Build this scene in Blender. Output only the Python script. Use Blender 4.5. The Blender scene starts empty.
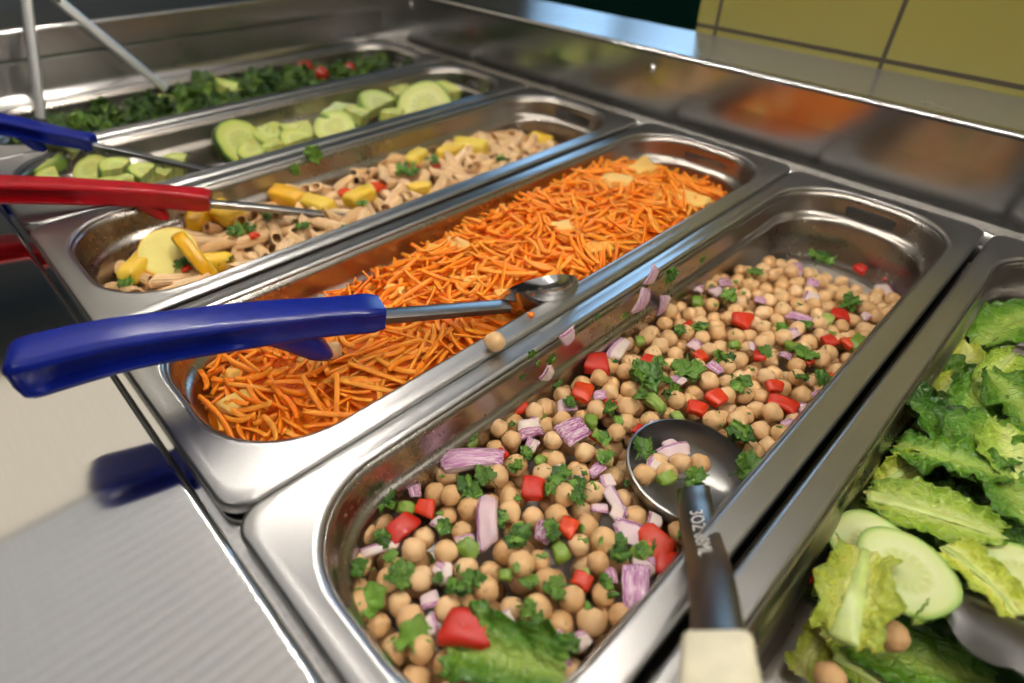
import bpy, bmesh, math, random
import numpy as np
from mathutils import Vector, Matrix, Euler, noise

random.seed(7)
rng = np.random.default_rng(7)
PI = math.pi
SC = bpy.context.scene
COL = SC.collection

# ------------------------------------------------------------------ camera
FOC = 582.894
CP = np.array([1.05983, -0.03017, 0.22555])
def _rot(a, b, c):
    Rz = lambda t: np.array([[math.cos(t), -math.sin(t), 0], [math.sin(t), math.cos(t), 0], [0, 0, 1]])
    Rx = lambda t: np.array([[1, 0, 0], [0, math.cos(t), -math.sin(t)], [0, math.sin(t), math.cos(t)]])
    return Rz(c) @ Rx(a) @ Rz(b)
RM = _rot(0.8801433, 0.02419003, 0.77706931)
def ray(u, v):
    return RM @ np.array([(u - 512) / FOC, (341.5 - v) / FOC, -1.0])
def pz(u, v, z=0.0):
    d = ray(u, v); return CP + d * ((z - CP[2]) / d[2])
def px_(u, v, X):
    d = ray(u, v); return CP + d * ((X - CP[0]) / d[0])
def proj(P):
    d = (np.array(P) - CP) @ RM
    return 512 + FOC * d[0] / -d[2], 341.5 - FOC * d[1] / -d[2], -d[2]
def on_heap(u, v, hf, dz=0.0):
    z = -0.03
    for _ in range(12):
        P = pz(u, v, z); z = hf(P[0], P[1]) + dz
    return pz(u, v, z)

cam = bpy.data.cameras.new('camera'); camo = bpy.data.objects.new('camera', cam); COL.objects.link(camo)
M4 = Matrix([list(RM[i]) + [CP[i]] for i in range(3)] + [[0, 0, 0, 1]])
camo.matrix_world = M4
cam.sensor_width = 36; cam.lens = FOC / 1024 * 36; cam.clip_start = 0.01; cam.clip_end = 50
cam.dof.use_dof = True; cam.dof.focus_distance = 0.35; cam.dof.aperture_fstop = 4.2
SC.camera = camo
SC.view_settings.view_transform = 'Standard'; SC.view_settings.look = 'None'
SC.view_settings.gamma = 1; SC.view_settings.use_curve_mapping = False
SC.view_settings.exposure = 0.1
SC.cycles.sample_clamp_indirect = 8.0; SC.cycles.blur_glossy = 0.6

# ------------------------------------------------------------------ materials
def lin(c):
    r = []
    for x in c[:3]:
        x = x / 255.0
        r.append(x / 12.92 if x <= 0.04045 else ((x + 0.055) / 1.055) ** 2.4)
    return (r[0], r[1], r[2], 1.0)

class NT:
    def __init__(s, name):
        s.m = bpy.data.materials.new(name); s.m.use_nodes = True
        s.t = s.m.node_tree; s.n = s.t.nodes; s.l = s.t.links
        s.b = s.n['Principled BSDF']
    def new(s, typ, **kw):
        n = s.n.new(typ)
        for k, v in kw.items(): setattr(n, k, v)
        return n
    def link(s, a, b): s.l.new(a, b)
    def val(s, node, **kw):
        for k, v in kw.items(): node.inputs[k.replace('_', ' ')].default_value = v
    def math(s, op, a, b=None, clamp=False):
        n = s.new('ShaderNodeMath', operation=op, use_clamp=clamp)
        for i, x in enumerate((a, b)):
            if x is None: continue
            if isinstance(x, (int, float)): n.inputs[i].default_value = x
            else: s.link(x, n.inputs[i])
        return n.outputs[0]
    def mix(s, f, a, b, mode='MIX'):
        n = s.new('ShaderNodeMix', data_type='RGBA', blend_type=mode)
        for i, x in ((0, f), (6, a), (7, b)):
            if isinstance(x, (int, float)): n.inputs[i].default_value = x
            elif isinstance(x, tuple): n.inputs[i].default_value = x
            else: s.link(x, n.inputs[i])
        return n.outputs[2]
    def coord(s, kind='Object'):
        return s.new('ShaderNodeTexCoord').outputs[kind]
    def noise(s, scale, vec=None, detail=3, rough=0.5):
        n = s.new('ShaderNodeTexNoise'); s.val(n, Scale=scale, Detail=detail, Roughness=rough)
        if vec is not None: s.link(vec, n.inputs['Vector'])
        return n.outputs['Fac']
    def mapping(s, vec, scale=(1, 1, 1), loc=(0, 0, 0)):
        n = s.new('ShaderNodeMapping'); n.inputs['Scale'].default_value = scale; n.inputs['Location'].default_value = loc
        s.link(vec, n.inputs['Vector']); return n.outputs[0]
    def ramp(s, fac, stops):
        n = s.new('ShaderNodeValToRGB'); s.link(fac, n.inputs[0])
        e = n.color_ramp.elements
        while len(e) < len(stops): e.new(0.5)
        for el, (p, c) in zip(e, stops): el.position = p; el.color = c
        return n.outputs[0]
    def rnd(s):
        a = s.new('ShaderNodeObjectInfo').outputs['Random']
        b = s.new('ShaderNodeNewGeometry').outputs['Random Per Island']
        return s.math('FRACT', s.math('ADD', a, b))
    def bump(s, h, strength=0.3, dist=0.001):
        n = s.new('ShaderNodeBump'); s.val(n, Strength=strength, Distance=dist)
        s.link(h, n.inputs['Height']); s.link(n.outputs[0], s.b.inputs['Normal'])

MAT = {}
def simple(name, c, rough=0.5, metal=0.0, var=None, nscale=60, bump=0.0, bscale=200, sss=0.0, sssr=0.004, coat=0.0, dist=0.001, spec=0.5):
    """base colour c (sRGB); var = other sRGB colours picked per piece; noise mottles slightly"""
    t = NT(name)
    co = t.coord('Object')
    if var:
        stops = [(i / len(var), lin(x)) for i, x in enumerate([c] + list(var))]
        col = t.ramp(t.rnd(), stops)
    else:
        rg = t.new('ShaderNodeRGB'); rg.outputs[0].default_value = lin(c); col = rg.outputs[0]
    nf = t.noise(nscale, co, 4)
    k = t.ramp(nf, [(0.3, (0.78, 0.78, 0.78, 1)), (0.7, (1.08, 1.08, 1.08, 1))])
    col = t.mix(1.0, col, k, 'MULTIPLY')
    t.link(col, t.b.inputs['Base Color'])
    t.val(t.b, Roughness=rough, Metallic=metal)
    t.b.inputs['Specular IOR Level'].default_value = spec
    if sss > 0:
        t.b.inputs['Subsurface Weight'].default_value = sss
        t.b.inputs['Subsurface Radius'].default_value = (1.0, 0.6, 0.3)
        t.b.inputs['Subsurface Scale'].default_value = sssr
    if coat > 0:
        t.b.inputs['Coat Weight'].default_value = coat; t.b.inputs['Coat Roughness'].default_value = 0.12
    if bump > 0: t.bump(t.noise(bscale, co, 4), bump, dist)
    MAT[name] = t.m
    return t

def steel(name, c, rough, aniso=0.0, brush=(1, 1, 1), scratch=0.06, smudge=0.08, bmp=0.04):
    t = NT(name)
    co = t.coord('Object')
    sm = t.noise(9, co, 5, 0.6)
    fine = t.noise(1, t.mapping(co, brush), 3, 0.7)
    r = t.math('ADD', t.math('MULTIPLY', sm, smudge), rough - smudge * 0.5)
    r = t.math('ADD', r, t.math('MULTIPLY', fine, scratch))
    t.link(r, t.b.inputs['Roughness'])
    col = t.mix(t.math('MULTIPLY', fine, 0.35), lin(c), tuple(x * 0.72 for x in lin(c)[:3]) + (1,))
    t.link(col, t.b.inputs['Base Color'])
    t.val(t.b, Metallic=1.0)
    if aniso > 0:
        t.b.inputs['Anisotropic'].default_value = aniso
        t.b.inputs['Anisotropic Rotation'].default_value = 0.25      # brushed along X: light spreads across it
        tg = t.new('ShaderNodeTangent', direction_type='UV_MAP', uv_map='UVMap')
        t.link(tg.outputs[0], t.b.inputs['Tangent'])
    if bmp > 0: t.bump(fine, bmp, 0.0004)
    MAT[name] = t.m
    return t

steel('counter_steel', (216, 215, 212), 0.10, 1.0, (30, 700, 30), 0.0, 0.02, 0.0)
steel('panel_steel', (182, 180, 176), 0.2, 0.5, (30, 300, 900), 0.04, 0.06, 0.02)
steel('ledge_steel', (188, 186, 182), 0.16, 0.7, (30, 700, 30), 0.0, 0.03, 0.0)
steel('pan_floor_steel', (190, 186, 180), 0.42, 0.0, (400, 400, 400), 0.05, 0.08)
steel('tong_grey', (120, 119, 117), 0.34, 0.0, (300, 300, 300), 0.04, 0.05)
steel('shaft_steel', (148, 140, 132), 0.24, 0.0, (300, 300, 300), 0.04, 0.05)
steel('shelf_steel', (190, 188, 184), 0.27, 1.0, (30, 700, 30), 0.0, 0.03, 0.0)
steel('pan_steel', (190, 189, 187), 0.27, 0.0, (500, 500, 500), 0.10, 0.08)
steel('pan_inside_steel', (174, 167, 158), 0.26, 0.0, (300, 300, 300), 0.05, 0.08)
steel('tool_steel', (200, 199, 197), 0.16, 0.0, (300, 300, 300), 0.04, 0.05)
steel('tong_steel', (244, 243, 240), 0.5, 0.0, (300, 300, 300), 0.04, 0.05)
steel('dull_steel', (150, 149, 147), 0.3, 0.0, (300, 300, 300), 0.04, 0.05)
steel('dark_steel', (90, 86, 82), 0.3, 0.0, (300, 300, 300), 0.04, 0.05)

simple('chickpea', (230, 188, 134), 0.34, var=[(222, 176, 120), (238, 200, 150), (214, 166, 110)], nscale=160, bump=0.35, bscale=300, sss=0.12, sssr=0.003, dist=0.0006)
simple('carrot', (255, 158, 44), 0.42, var=[(255, 138, 18), (255, 168, 64), (255, 130, 10)], nscale=150, bump=0.15, bscale=600, sss=0.5, spec=0.3, sssr=0.003, dist=0.0005)
simple('pineapple', (255, 196, 92), 0.35, var=[(255, 208, 120), (255, 180, 72)], nscale=200, bump=0.5, bscale=300, sss=0.3, sssr=0.004)
simple('penne', (234, 196, 146), 0.38, var=[(226, 184, 132), (240, 208, 162), (220, 174, 124)], nscale=90, bump=0.15, bscale=500, sss=0.2, sssr=0.003)
simple('red_pepper', (216, 56, 16), 0.25, var=[(192, 28, 10), (226, 76, 24)], nscale=100, bump=0.25, bscale=200, sss=0.0, coat=0.15)
simple('red_pepper_flesh', (236, 92, 40), 0.35, nscale=200, bump=0.3, bscale=500, sss=0.2)
simple('onion_flesh', (226, 206, 196), 0.3, var=[(214, 184, 190), (232, 216, 200)], nscale=150, bump=0.15, bscale=300, sss=0.35, sssr=0.003)
simple('onion_skin', (158, 72, 130), 0.28, var=[(182, 128, 170), (136, 44, 104), (196, 160, 184)], nscale=150, sss=0.15, coat=0.3)
simple('celery', (132, 158, 62), 0.28, var=[(108, 140, 44), (164, 184, 96)], nscale=150, bump=0.2, bscale=300, sss=0.25)
simple('herb', (74, 116, 28), 0.32, var=[(46, 84, 14), (112, 150, 48), (60, 102, 22), (92, 134, 36)], nscale=160, bump=0.3, bscale=300)
simple('leaf_green', (98, 142, 40), 0.3, var=[(116, 156, 54)], nscale=160, bump=0.4, bscale=260)
simple('kale', (54, 84, 18), 0.42, var=[(34, 60, 10), (80, 112, 28), (44, 72, 16), (112, 142, 44)], nscale=160, bump=0.3, bscale=300)
simple('squash_flesh', (240, 226, 136), 0.33, var=[(236, 220, 120)], nscale=180, bump=0.25, bscale=350, sss=0.25)
simple('squash_skin', (240, 178, 16), 0.3, nscale=100, sss=0.1, coat=0.3)
simple('squash_dice', (238, 190, 40), 0.33, var=[(232, 204, 84), (240, 180, 24)], nscale=150, bump=0.2, bscale=300, sss=0.2)
simple('cucumber_skin', (50, 76, 24), 0.3, var=[(84, 110, 40), (130, 154, 62), (70, 96, 34)], nscale=140, coat=0.3)
simple('cucumber_rim', (128, 162, 66), 0.3, nscale=140, coat=0.3)
simple('tomato', (166, 40, 16), 0.2, nscale=60, sss=0.2, coat=0.5)
simple('blue_plastic', (15, 32, 128), 0.26, nscale=60, bump=0.1, bscale=400, dist=0.0004)
simple('red_plastic', (170, 14, 26), 0.3, nscale=60, bump=0.1, bscale=400, dist=0.0004)
simple('ivory_plastic', (226, 218, 188), 0.42, nscale=60, bump=0.1, bscale=400, dist=0.0004)
simple('ivory_dark', (150, 138, 110), 0.5, nscale=60)  # darker ivory tone, not assigned to any part
simple('dim_wall', (92, 86, 80), 0.6, nscale=4)
simple('dark_plastic', (24, 24, 24), 0.4)
simple('green_wall', (0, 66, 52), 0.35, nscale=4)
simple('grey_paint', (150, 148, 142), 0.6, nscale=4)
simple('ceiling_paint', (214, 204, 186), 0.8, nscale=4)
simple('dark_floor', (46, 42, 40), 0.35, nscale=6)
simple('dark_wall', (40, 38, 38), 0.6, nscale=4)
simple('canopy_paint', (170, 168, 164), 0.5, nscale=8)

def onion_skin():
    t = NT('onion_skin'); co = t.coord('Object')
    f = t.noise(1, t.mapping(co, (2.0, 16, 16)), 3, 0.6)
    a = t.ramp(t.rnd(), [(0.0, lin((142, 52, 112))), (0.35, lin((168, 96, 150))), (0.65, lin((128, 36, 96))), (1.0, lin((190, 140, 178)))])
    col = t.mix(t.ramp(f, [(0.42, (0, 0, 0, 1)), (0.62, (0.85, 0.85, 0.85, 1))]), a, lin((226, 200, 208)))
    t.link(col, t.b.inputs['Base Color']); t.val(t.b, Roughness=0.24); t.b.inputs['Coat Weight'].default_value = 0.3
    t.bump(f, 0.25, 0.02); MAT['onion_skin'] = t.m
onion_skin()
def cucumber_flesh(name, cols, k0):
    t = NT(name)
    uv = t.new('ShaderNodeUVMap').outputs[0]
    sep = t.new('ShaderNodeSeparateXYZ'); t.link(uv, sep.inputs[0])
    r, a = sep.outputs[0], sep.outputs[1]      # u = radius 0..1, v = angle 0..1
    base = t.ramp(r, [(p, lin(c)) for p, c in zip((0.0, 0.42, 0.55, 0.86, 0.97), cols)])
    # seed cells: ring of paler ovals
    w = t.new('ShaderNodeTexWave', wave_type='BANDS', bands_direction='Y'); t.val(w, Scale=4.5, Distortion=2.5)
    t.link(uv, w.inputs['Vector'])
    band = t.math('SUBTRACT', 1.0, t.math('MULTIPLY', t.math('ABSOLUTE', t.math('SUBTRACT', r, 0.4)), 6.0), True)
    k = t.math('MULTIPLY', band, t.math('POWER', w.outputs['Fac'], 2.0))
    col = t.mix(t.math('MULTIPLY', k, k0), base, lin((232, 232, 190)))
    n = t.noise(220, t.coord('Object'), 4)
    col = t.mix(1.0, col, t.ramp(n, [(0.3, (0.85, 0.85, 0.85, 1)), (0.7, (1.05, 1.05, 1.05, 1))]), 'MULTIPLY')
    t.link(col, t.b.inputs['Base Color'])
    t.val(t.b, Roughness=0.26); t.b.inputs['Subsurface Weight'].default_value = 0.3
    t.b.inputs['Subsurface Scale'].default_value = 0.004
    t.bump(t.math('ADD', n, t.math('MULTIPLY', k, 1.5)), 0.3, 0.0008)
    MAT[name] = t.m
cucumber_flesh('cucumber_flesh', ((204, 208, 120), (186, 192, 92), (214, 218, 132), (196, 204, 106), (150, 176, 62)), 0.6)
cucumber_flesh('cucumber_flesh_pale', ((204, 212, 146), (190, 202, 122), (210, 218, 158), (200, 212, 138), (156, 184, 80)), 0.3)

def leaf_mat(name, pale, mid, dark):
    """u runs across the leaf (0.5 = midrib), v along it"""
    t = NT(name)
    uv = t.new('ShaderNodeUVMap').outputs[0]
    sep = t.new('ShaderNodeSeparateXYZ'); t.link(uv, sep.inputs[0])
    d = t.math('MULTIPLY', t.math('ABSOLUTE', t.math('SUBTRACT', sep.outputs[0], 0.5)), 2.0)
    n = t.noise(5, uv, 4, 0.6)
    d2 = t.math('ADD', d, t.math('MULTIPLY', t.math('SUBTRACT', n, 0.5), 0.5))
    col = t.ramp(d2, [(0.0, lin(pale)), (0.14, lin(pale)), (0.45, lin(mid)), (1.0, lin(dark))])
    # veins
    w = t.new('ShaderNodeTexVoronoi', feature='DISTANCE_TO_EDGE'); t.val(w, Scale=7.0)
    t.link(t.mapping(uv, (1, 1.6, 1)), w.inputs['Vector'])
    vein = t.math('SUBTRACT', 1.0, t.math('MULTIPLY', w.outputs['Distance'], 9.0), True)
    col = t.mix(t.math('MULTIPLY', vein, 0.28), col, lin(pale))
    rr = t.new('ShaderNodeObjectInfo').outputs['Random']
    hs = t.new('ShaderNodeHueSaturation'); t.link(col, hs.inputs['Color'])
    t.link(t.math('ADD', 0.85, t.math('MULTIPLY', rr, 0.3)), hs.inputs['Value'])
    t.link(hs.outputs[0], t.b.inputs['Base Color'])
    t.val(t.b, Roughness=0.3)
    t.b.inputs['Transmission Weight'].default_value = 0.0
    t.b.inputs['Subsurface Weight'].default_value = 0.12; t.b.inputs['Subsurface Scale'].default_value = 0.003
    t.bump(t.math('SUBTRACT', t.noise(14, uv, 5), t.math('MULTIPLY', vein, 0.5)), 0.55, 0.0016)
    MAT[name] = t.m
leaf_mat('romaine_green', (140, 166, 70), (84, 128, 24), (50, 98, 12))
leaf_mat('romaine_pale', (190, 202, 118), (150, 174, 54), (112, 146, 28))
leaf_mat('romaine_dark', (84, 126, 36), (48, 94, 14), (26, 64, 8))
leaf_mat('romaine_yellow', (204, 208, 124), (180, 188, 62), (146, 164, 36))
simple('midrib', (182, 198, 112), 0.3, nscale=120, sss=0.3, bump=0.2, bscale=200)

def tiles():
    t = NT('olive_tile')
    co = t.coord('Object')
    sep = t.new('ShaderNodeSeparateXYZ'); t.link(co, sep.inputs[0])
    def line(x, off, per, w):
        f = t.math('FRACT', t.math('DIVIDE', t.math('SUBTRACT', x, off), per))
        d = t.math('MINIMUM', f, t.math('SUBTRACT', 1.0, f))
        return t.math('LESS_THAN', d, w / per)
    g = t.math('MAXIMUM', line(sep.outputs[0], TILE_X0, 0.186, 0.0022), line(sep.outputs[2], TILE_Z0, 0.186, 0.0022))
    n = t.noise(7, co, 3)
    c = t.mix(n, lin((132, 125, 64)), lin((142, 135, 72)))
    t.link(t.mix(g, c, lin((62, 54, 40))), t.b.inputs['Base Color'])
    t.link(t.math('ADD', 0.22, t.math('MULTIPLY', g, 0.5)), t.b.inputs['Roughness'])
    t.bump(t.math('SUBTRACT', 1.0, g), 0.3, 0.002)
    MAT['olive_tile'] = t.m
TILE_X0, TILE_Z0 = 0.8755, 0.0785
tiles()

def emit(name, c, s):
    t = NT(name); t.b.inputs['Base Color'].default_value = (0.8, 0.8, 0.8, 1)
    t.b.inputs['Emission Color'].default_value = lin(c); t.b.inputs['Emission Strength'].default_value = s
    MAT[name] = t.m
emit('led_light', (255, 248, 238), 380.0)
emit('fill_panel_glow', (255, 247, 234), 7.0)  # glow of the added fill panels
emit('added_canopy_glow', (250, 250, 255), 0.10)  # emission added so the steel mirrors a grey underside
emit('added_slat_glow', (252, 250, 250), 0.43)  # emission of the added slats, brighter than the sheet behind them
emit('unseen_panel_warm', (255, 240, 214), 0.8)
emit('window_day', (150, 196, 240), 5.0)

# ------------------------------------------------------------------ mesh building
class MB:
    def __init__(s): s.v = []; s.f = []; s.uv = []
    def add(s, verts, faces, uvs=None):
        o = len(s.v); s.v += [tuple(map(float, p)) for p in verts]; s.f += [tuple(i + o for i in f) for f in faces]
        s.uv += list(uvs) if uvs is not None else [(0.0, 0.0)] * len(verts)
        return s
    def xf(s, M):
        s.v = [tuple(M @ Vector(p)) for p in s.v]; return s
    def mesh(s, name, m, smooth=True, angle=None, normals=True):
        me = bpy.data.meshes.new(name)
        me.from_pydata(s.v, [], s.f)
        uvl = me.uv_layers.new(name='UVMap')
        li = np.empty(len(me.loops), dtype=np.int32); me.loops.foreach_get('vertex_index', li)
        uvl.data.foreach_set('uv', np.array(s.uv, dtype=np.float32)[li].ravel())
        if normals:
            bm = bmesh.new(); bm.from_mesh(me); bmesh.ops.recalc_face_normals(bm, faces=bm.faces); bm.to_mesh(me); bm.free()
        me.polygons.foreach_set('use_smooth', [smooth] * len(me.polygons))
        if smooth and angle is not None: me.set_sharp_from_angle(angle=angle)
        me.materials.append(MAT[m])
        return me
    def build(s, name, m, parent=None, smooth=True, angle=None, normals=True):
        return link(name, s.mesh(name, m, smooth, angle, normals), parent)

def link(name, me, parent=None):
    o = bpy.data.objects.new(name, me); COL.objects.link(o)
    if parent is not None: o.parent = parent
    return o
def empty(name, loc=(0, 0, 0)):
    o = bpy.data.objects.new(name, None); COL.objects.link(o); o.location = loc; o.empty_display_size = 0.02
    return o
def tag(o, label, cat, group=None, kind=None):
    o['label'] = label; o['category'] = cat
    if group: o['group'] = group
    if kind: o['kind'] = kind
    return o
def struct(o): o['kind'] = 'structure'; return o

def copy_tree(o, M=None, parent=None):
    c = o.copy(); COL.objects.link(c)
    if parent is not None: c.parent = parent
    if M is not None: c.matrix_world = M
    for ch in o.children: copy_tree(ch, None, c)
    return c

def box(x0, x1, y0, y1, z0, z1, bev=0.0):
    bm = bmesh.new(); bmesh.ops.create_cube(bm, size=1)
    for v in bm.verts:
        v.co = Vector(((x0 + x1) / 2 + v.co.x * (x1 - x0), (y0 + y1) / 2 + v.co.y * (y1 - y0), (z0 + z1) / 2 + v.co.z * (z1 - z0)))
    if bev > 0: bmesh.ops.bevel(bm, geom=list(bm.edges), offset=bev, segments=3, profile=0.5, affect='EDGES')
    bm.verts.index_update()
    mb = MB().add([tuple(v.co) for v in bm.verts], [tuple(v.index for v in f.verts) for f in bm.faces], [(v.co.x, v.co.y + v.co.z) for v in bm.verts])
    bm.free(); return mb

def loft(rings, closed=True, caps=(True, True), uvs=None):
    n = len(rings[0]); V = []; F = []
    for r in rings: V += [tuple(p) for p in r]
    for i in range(len(rings) - 1):
        for j in range(n if closed else n - 1):
            k = (j + 1) % n
            F.append((i * n + j, i * n + k, (i + 1) * n + k, (i + 1) * n + j))
    if caps[0]: F.append(tuple(range(n - 1, -1, -1)))
    if caps[1]: F.append(tuple(range((len(rings) - 1) * n, len(rings) * n)))
    return MB().add(V, F, uvs)

def catmull(pts, n):
    P = [Vector(p) for p in pts]; P = [2 * P[0] - P[1]] + P + [2 * P[-1] - P[-2]]
    out = []; m = len(P) - 3
    for k in range(n):
        s = k / (n - 1) * m; i = min(int(s), m - 1); t = s - i
        a, b, c, d = P[i:i + 4]
        out.append(0.5 * ((2 * b) + (c - a) * t + (2 * a - 5 * b + 4 * c - d) * t * t + (3 * b - a - 3 * c + d) * t ** 3))
    return out

def sweep(path, prof, up=(0, 0, 1), closed=True, caps=(True, True)):
    """prof(t) -> list of (side, height) points, the same count for every t"""
    P = [Vector(p) for p in path]; n = len(P); rings = []
    for i in range(n):
        T = (P[min(i + 1, n - 1)] - P[max(i - 1, 0)]).normalized()
        S = T.cross(Vector(up)).normalized(); U = S.cross(T)
        rings.append([P[i] + S * a + U * b for a, b in prof(i / (n - 1))])
    return loft(rings, closed, caps)

def tube(path, r, seg=10):
    f = r if callable(r) else (lambda t: r)
    return sweep(path, lambda t: [(math.cos(k * 2 * PI / seg) * f(t), math.sin(k * 2 * PI / seg) * f(t)) for k in range(seg)],
                 up=(0.013, 0.021, 1) if abs((Vector(path[-1]) - Vector(path[0])).normalized().z) < 0.95 else (1, 0, 0))

def lathe(prof, seg=32):
    rings = [[(r * math.cos(k * 2 * PI / seg), r * math.sin(k * 2 * PI / seg), z) for k in range(seg)] for r, z in prof]
    return loft(rings, True, (True, True))

def rrect(x0, x1, y0, y1, r, z, seg=10):
    out = []
    for cx, cy, a0 in ((x1 - r, y1 - r, 0), (x0 + r, y1 - r, PI / 2), (x0 + r, y0 + r, PI), (x1 - r, y0 + r, 1.5 * PI)):
        for k in range(seg + 1):
            a = a0 + k / seg * PI / 2
            out.append((cx + r * math.cos(a), cy + r * math.sin(a), z))
    return out

def frame_m(loc, xdir, zdir=(0, 0, 1), s=1.0):
    """matrix whose local X follows xdir and local Z leans to zdir"""
    X = Vector(xdir).normalized(); Z = Vector(zdir); Y = Z.cross(X).normalized(); Z = X.cross(Y)
    M = Matrix(((X.x, Y.x, Z.x), (X.y, Y.y, Z.y), (X.z, Y.z, Z.z))).to_4x4()
    return Matrix.Translation(Vector(loc)) @ M @ Matrix.Diagonal((s, s, s, 1))

# ------------------------------------------------------------------ room
wd = bpy.data.worlds.new('world'); SC.world = wd; wd.use_nodes = True
wd.node_tree.nodes['Background'].inputs[0].default_value = (0.9, 0.95, 1.0, 1); wd.node_tree.nodes['Background'].inputs[1].default_value = 0.5
def wall_plane(name, pts, m):
    o = MB().add(pts, [(0, 1, 2, 3)], [(0, 0), (1, 0), (1, 1), (0, 1)]).build(name, m, smooth=False); return struct(o)
SH = 0.071          # height of the steel back ledge over the pan rims
YW = 0.673          # tiled wall
XE = 0.664          # the tiled wall's free edge
w = box(XE, 3.2, YW, YW + 0.14, -0.9, 1.7).build('wall_back', 'olive_tile', smooth=False); struct(w)
w = box(-2.6, 2.4, 2.05, 2.15, -0.9, 1.7)
# the green wall with its window opening (x0..x1, z0..z1)
WX0, WX1, WZ0, WZ1 = -1.05, 0.16, 0.42, 1.35
gw = MB()
for b in ((-2.6, WX0, -0.9, 1.7), (WX1, 2.4, -0.9, 1.7), (WX0, WX1, -0.9, WZ0), (WX0, WX1, WZ1, 1.7)):
    q = box(b[0], b[1], 2.05, 2.15, b[2], b[3]); gw.add(q.v, q.f, q.uv)
struct(gw.build('wall_green', 'green_wall', smooth=False))
wn = empty('window_1', (WX0, 2.1, WZ0)); struct(wn)
fr = MB()
def addb(mb, *a, **k):
    q = box(*a, **k); mb.add(q.v, q.f, q.uv)
mw = WX1 - WX0
for a, b in ((0, 0.03), (mw * 0.42, mw * 0.48), (mw * 0.80, mw * 0.88), (mw - 0.03, mw)): addb(fr, a, b, -0.03, 0.03, 0, WZ1 - WZ0)
addb(fr, 0, mw, -0.03, 0.03, 0, 0.03); addb(fr, 0, mw, -0.03, 0.03, WZ1 - WZ0 - 0.03, WZ1 - WZ0)
fr.build('window_frame', 'dark_wall', wn, smooth=False)
MB().add([(0, 0.02, 0), (mw, 0.02, 0), (mw, 0.02, WZ1 - WZ0), (0, 0.02, WZ1 - WZ0)], [(0, 1, 2, 3)]).build('pane', 'window_day', wn, smooth=False)
wall_plane('wall_far', [(-2.6, -2.4, -0.9), (-2.6, 2.1, -0.9), (-2.6, 2.1, 1.7), (-2.6, -2.4, 1.7)], 'grey_paint')
wall_plane('wall_right', [(3.2, -2.4, -0.9), (3.2, 0.75, -0.9), (3.2, 0.75, 1.7), (3.2, -2.4, 1.7)], 'dim_wall')
wall_plane('wall_front', [(-2.6, -2.4, -0.9), (3.2, -2.4, -0.9), (3.2, -2.4, 1.7), (-2.6, -2.4, 1.7)], 'dark_wall')
wall_plane('floor', [(-2.6, -2.4, -0.9), (3.2, -2.4, -0.9), (3.2, 2.15, -0.9), (-2.6, 2.15, -0.9)], 'dark_floor')
wall_plane('ceiling', [(-2.6, -2.4, 1.7), (3.2, -2.4, 1.7), (3.2, 2.15, 1.7), (-2.6, 2.15, 1.7)], 'ceiling_paint')

def unseen_light_panel(x, y, lab, w=0.3, d=0.3, m='fill_panel_glow'):
    t = empty('unseen_light_panel', (x, y, 1.66)); tag(t, lab, 'ceiling light', 'unseen light panels around the serving line')
    fr = MB()
    for a in ((-w - .02, w + .02, -d - .02, -d), (-w - .02, w + .02, d, d + .02), (-w - .02, -w, -d, d), (w, w + .02, -d, d)): addb(fr, *a, -0.01, 0.04)
    fr.build('frame', 'grey_paint', t, smooth=False)
    box(-w, w, -d, d, 0.0, 0.02).build('glow_sheet', m, t, smooth=False)
unseen_light_panel(-1.35, -0.3, 'broad unseen warm glow panel beyond the far end of the salad bar', 0.65, 0.75, 'unseen_panel_warm')  # unseen panel, placed for the warm bright zone mirrored on the counter
unseen_light_panel(0.8, -1.2, 'square added fill panel overhead in front of the salad bar')  # out of view, added as soft overhead fill
unseen_light_panel(2.3, -0.4, 'square added fill panel above the lettuce end of the salad bar')  # second added fill panel, also out of view

# lamp canopy of the sneeze guard over the pans, with its row of small lamps
CZ = 0.56
cn = empty('canopy_lamp', (0.175, 0.08, CZ)); tag(cn, 'long grey canopy with a row of small lamps above the food pans', 'lamp')
box(0, 1.86, -0.52, 0.50, 0.014, 0.04, 0.004).build('canopy_panel', 'canopy_paint', cn, smooth=False)
box(0.004, 1.856, -0.516, 0.496, 0.0125, 0.0145).build('glow_sheet', 'added_canopy_glow', cn, smooth=False)  # glowing underside added to lighten reflections in the steel
box(0.0, 1.86, 0.08, 0.12, -0.004, 0.014, 0.002).build('lamp_housing', 'grey_paint', cn, smooth=False)
sl = MB()
for i in range(90): addb(sl, 0.018 + i * 0.0205, 0.028 + i * 0.0205, -0.51, 0.49, 0.008, 0.0126)
sl.build('added_stripe_slats', 'added_slat_glow', cn, smooth=False)  # glowing slats added so the counter mirrors them as stripes
ld = MB()
for i in range(90):
    addb(ld, 0.02 + i * 0.0205, 0.02 + i * 0.0205 + 0.006, 0.096, 0.104, -0.006, -0.0035)
ld.build('lamp_strip', 'led_light', cn, smooth=False)

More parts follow.
